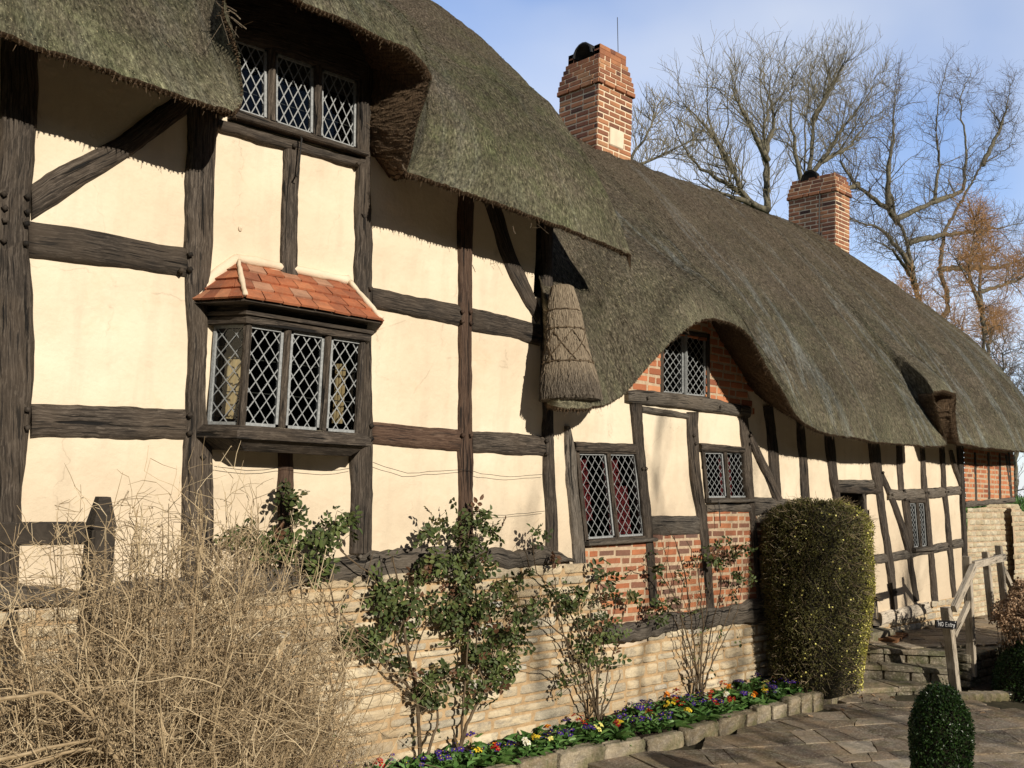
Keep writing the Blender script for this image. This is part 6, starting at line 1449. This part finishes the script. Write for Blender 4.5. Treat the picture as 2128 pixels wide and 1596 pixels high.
# ---- trees behind the cottage
def tree(name, label, limbs, Y, twmat, r0, group='bare winter trees behind the thatched roof', up=.35, depth=3, nb=(7, 6, 5), lens=(2.6, 1.2, .6), droop=0.0, spread=.8, trunk_to=None, seed=1, frac0=.3, curl=.16):
    rg = np.random.default_rng(seed)
    base = onY(limbs[0][0][0], limbs[0][0][1], Y) if len(limbs[0][0]) == 2 else np.array(limbs[0][0], float); base = np.array([base[0], Y, 0.0])
    root = empty(name, base, label, 'tree', group); tb = MB(); wb_ = MB()
    def grow(P, R_, lvl):
        L_ = np.linalg.norm(np.diff(P, axis=0), axis=1).sum(); nbr = nb[lvl]*max(.4, min(2.2, L_/ (lens[lvl]*1.6))) 
        for _ in range(int(nbr)+(rg.random() < nbr % 1)):
            t = (frac0+(1-frac0)*rg.random()**.85) if lvl == 0 else .1+.9*rg.random()**1.1; j = min(len(P)-2, int(t*(len(P)-1))); p = P[j]+(P[j+1]-P[j])*rg.random(); ax_ = unit(P[j+1]-P[j])
            side_ = rg.normal(0, 1, 3); side_ -= ax_*side_.dot(ax_); d = unit(ax_*(1-.35*spread)+unit(side_)*spread+np.array([0, 0, up-droop*(lvl > 0)]))
            L2 = lens[lvl]*rg.uniform(.55, 1.25)*(1-(.58 if lvl == 0 else .35)*t); m = 7 if lvl == 0 else 5; Q = [p]
            for s_i in range(m-1):
                d = unit(d+rg.normal(0, curl, 3)+np.array([0, 0, up*.22-droop*.3])); Q.append(Q[-1]+d*L2/(m-1))
            Q = np.array(Q); ra = min(.032, max(.013, R_[j]*.35)) if lvl == 0 else (.010 if lvl == 1 else .006)
            rb = (.008, .005, .0038)[lvl]; ra = max(ra, rb)
            (tb if lvl == 0 else wb_).tube(Q, np.linspace(ra, rb, m), (5, 4, 3)[lvl], rnd=rg.random())
            if lvl+1 < depth: grow(Q, np.linspace(ra, rb, m), lvl+1)
    for li, lm in enumerate(limbs):
        pts = [onY(p_[0], p_[1], Y) if len(p_) == 2 else np.array(p_, float) for p_ in lm]
        dY = rg.normal(0, 1.0); pts = [p+np.array([0, dY*i/len(pts)*1.2, 0]) for i, p in enumerate(pts)]
        if li == 0: pts = [base]+pts; allP = None
        else: pts[0] = allP[((allP-pts[0])**2).sum(1).argmin()]
        P, _, _ = polyline(pts, .35)
        for k in range(3): P[:, k] = smooth1(P[:, k], 3)
        P[1:-1] += rg.normal(0, .03, P[1:-1].shape); P[0] = pts[0]
        allP = P if allP is None else np.vstack([allP, P])
        rs = r0 if li == 0 else r0*.55; R_ = .018+(rs-.018)*np.linspace(1, 0, len(P))**1.5
        tb.tube(P, R_, 7, rnd=rg.random()); grow(P, R_, 0)
    tb.build('trunk', BARK, root, smooth=True); wb_.build('crown', twmat, root); return root
tree('bare_tree', 'small bare tree showing only its top just right of the near chimney', [[(1322, 345), (1335, 290), (1350, 225)], [(1335, 300), (1370, 255), (1385, 222)], [(1325, 335), (1370, 320), (1405, 300)]], 11, TWIGG, .09, nb=(16, 8, 4), lens=(1.3, .7, .4), seed=3, frac0=.1)
tree('bare_tree', 'upright many-stemmed bare tree, first of the tall pair between the chimneys', [[(1597, 520), (1590, 435), (1583, 338), (1566, 242), (1551, 175), (1560, 140)], [(1590, 435), (1592, 290), (1607, 210), (1618, 140)], [(1588, 435), (1549, 420), (1525, 367), (1486, 300), (1460, 235), (1462, 180)],
     [(1570, 430), (1535, 396), (1467, 348), (1425, 300), (1412, 250)], [(1583, 340), (1545, 250), (1512, 200), (1502, 160)], [(1592, 330), (1618, 250), (1602, 180), (1592, 140)], [(1565, 430), (1500, 400), (1440, 370)], [(1525, 367), (1500, 250), (1480, 190)]], 14, TWIGG, .26, nb=(15, 7, 4), lens=(2.9, 1.5, .8), seed=4, up=.36, spread=.85, curl=.15, frac0=.12)
tree('bare_tree', 'tall wind-swept bare tree rising behind the far chimney', [[(1668, 420), (1663, 357), (1660, 242), (1657, 170), (1668, 115)], [(1672, 400), (1685, 353), (1694, 242), (1726, 185), (1762, 130)], [(1680, 400), (1704, 338), (1743, 270), (1790, 205), (1815, 150)], [(1660, 380), (1646, 300), (1632, 242), (1636, 150)], [(1690, 250), (1703, 180), (1700, 130)], [(1704, 338), (1760, 310), (1810, 240)], [(1694, 242), (1738, 215), (1785, 165)]],
     15, TWIGG, .24, nb=(15, 7, 4), lens=(2.9, 1.5, .8), seed=5, up=.36, spread=.85, curl=.15, frac0=.12)
tree('bare_tree', 'broad bare oak with dark twisting limbs right of the far chimney', [[(1925, 700), (1916, 633), (1905, 556), (1897, 483), (1883, 449), (1873, 386), (1883, 309), (1892, 217), (1912, 145)], [(1885, 452), (1854, 435), (1796, 386), (1767, 338), (1772, 270), (1790, 200)], [(1885, 452), (1941, 420), (1950, 338), (1941, 280), (1945, 200), (1960, 150)], [(1960, 520), (2008, 396), (2023, 309), (2013, 203), (2047, 135)],
     [(1992, 720), (1979, 640), (1965, 560), (1975, 490), (2008, 435), (2066, 338), (2128, 300), (2150, 230)], [(1897, 500), (1950, 490), (2040, 480), (2140, 460)], [(1908, 600), (1892, 580), (1844, 522), (1786, 498)], [(1970, 560), (2050, 560), (2140, 520)], [(1854, 435), (1840, 360), (1850, 260), (1845, 190)], [(2066, 338), (2090, 250), (2110, 170)], [(1796, 386), (1750, 400), (1780, 460)], [(1905, 560), (1860, 470), (1790, 440)]],
     17, TWIGD, .34, nb=(15, 7, 5), lens=(2.7, 1.5, .85), frac0=.12, seed=6, up=.25, spread=.9, curl=.24)
tree('willow_tree', 'orange-twigged weeping willow at the far end of the thatched roof', [[(2052, 800), (2045, 720), (2040, 640), (2000, 560), (1960, 500)], [(2045, 700), (2060, 600), (2090, 520), (2110, 440)], [(2040, 640), (2010, 560), (2030, 480), (2020, 430)], [(2045, 740), (2000, 680), (1950, 640), (1920, 600)], [(2050, 760), (2090, 700), (2140, 650)], [(2060, 600), (2120, 580), (2150, 520)]],
     11, TWIGW, .22, group=None, nb=(26, 12, 3), lens=(1.7, 1.4, .7), droop=.30, up=.3, seed=7, spread=.9)
tree('bare_tree', 'low tangle of a bare tree at the right edge beyond the roof end', [[(2110, 960), (2105, 880), (2085, 800), (2075, 740), (2090, 680)], [(2105, 880), (2130, 820), (2150, 740)], [(2095, 860), (2060, 790), (2040, 730)], [(2108, 940), (2140, 900), (2180, 870)]], 9, TWIGD, .16, nb=(16, 9, 4), lens=(1.6, .9, .5), seed=8, up=.25, spread=.9, frac0=.05)
# grassy bank and hedge beyond the far end
b = MB(); rows = [[(x, y, max(-.05, 2.0*math.exp(-((x-30)/8)**2)*(1/(1+math.exp((y+1-6)*-.0)))*math.exp(-((y-3)/9)**2))+RNG.normal(0, .03)) for y in np.linspace(-14, 24, 30)] for x in np.linspace(17.8, 46, 34)]
b.grid(rows); struct(b.build('grass_bank', GRASS, smooth=True, loc=(0, 0, 0)))
b = MB(); n = 26000; P = np.stack([RNG.uniform(18.5, 40, n), RNG.uniform(-5, 12, n), np.zeros(n)], 1); P[:, 2] = 2.0*np.exp(-((P[:, 0]-30)/8)**2)*np.exp(-((P[:, 1]-3)/9)**2)
leaves(b, P, rdirs(n, 1.5), rdirs(n), RNG.uniform(.12, .3, n), RNG.uniform(.02, .04, n), RNG.random(n)); tag(b.build('undergrowth', PRIMLEAF, loc=(28, 3, 0)), 'rough green undergrowth on the bank beyond the cottage end', 'undergrowth', kind='stuff')
# unseen hedge form added behind the viewer to lower ambient light on the front
b = MB(); rows = []
for i in range(60):
    x = -34+i*1.5; rows.append([(x+RNG.normal(0, .2), y+RNG.normal(0, .3), z) for y, z in ((-20, 0), (-19.4, 2), (-19.5, 4.4), (-20.5, 5.2+RNG.normal(0, .3)), (-22, 4.6), (-22.4, 0))])
b.grid(rows); HB = b.build('unseen_shade_hedge', COREM, loc=(0, -20, 0)); tag(HB, 'unseen dark hedge form behind the viewer, added to cut ambient light on the cottage', 'hedge')

# unseen tree line added to block low sky light, and two young bare trees on the lawn there
b = MB(); rows = []
ctrl = [(-32, 14), (-40, -10), (-42, -34), (-20, -44), (20, -46), (60, -46), (80, -40)]
P, _, _ = polyline([(x, y, 0) for x, y in ctrl], 1.6)
for p in P:
    h = 13.5+RNG.normal(0, .9); rows.append([(p[0]+RNG.normal(0, .4), p[1]+RNG.normal(0, .4), 0), (p[0]*.98, p[1]*.98+.5, h*.5), (p[0]+RNG.normal(0, .4), p[1], h), (p[0]*1.05, p[1]*1.08, h*.8), (p[0]*1.08, p[1]*1.1, 0)])
b.grid(rows); tag(b.build('unseen_shade_woods', COREM, loc=(0, -44, 0)), 'unseen dark tree line behind the viewer, added to block low sky light', 'woods', kind='stuff')
tree('young_tree', 'slender bare tree on the lawn opposite the lattice windows', [[(5.2, -15, 0), (5.3, -15, 3), (5.2, -15, 6), (5.5, -15, 9.2)], [(5.3, -15, 3), (4.2, -15, 6), (3.6, -15, 8.5)], [(5.3, -15, 3.5), (6.5, -15, 6), (7.2, -15, 8.6)], [(5.3, -15, 4.4), (5.9, -15.6, 6.5), (6.2, -16, 8.5)]], -15, TWIGD, .07, group=None, nb=(6, 3, 2), lens=(1.6, .9, .5), seed=21)
tree('young_tree', 'slender bare tree on the lawn opposite the clipped hedge', [[(8.6, -17, 0), (8.5, -17, 3), (8.7, -17, 6), (8.4, -17, 9.0)], [(8.5, -17, 3), (7.4, -17, 6), (6.9, -17, 8.8)], [(8.5, -17, 3.5), (9.8, -17, 6), (10.4, -17, 8.6)]], -17, TWIGD, .08, group=None, nb=(7, 4, 2), lens=(1.6, .9, .5), seed=22)
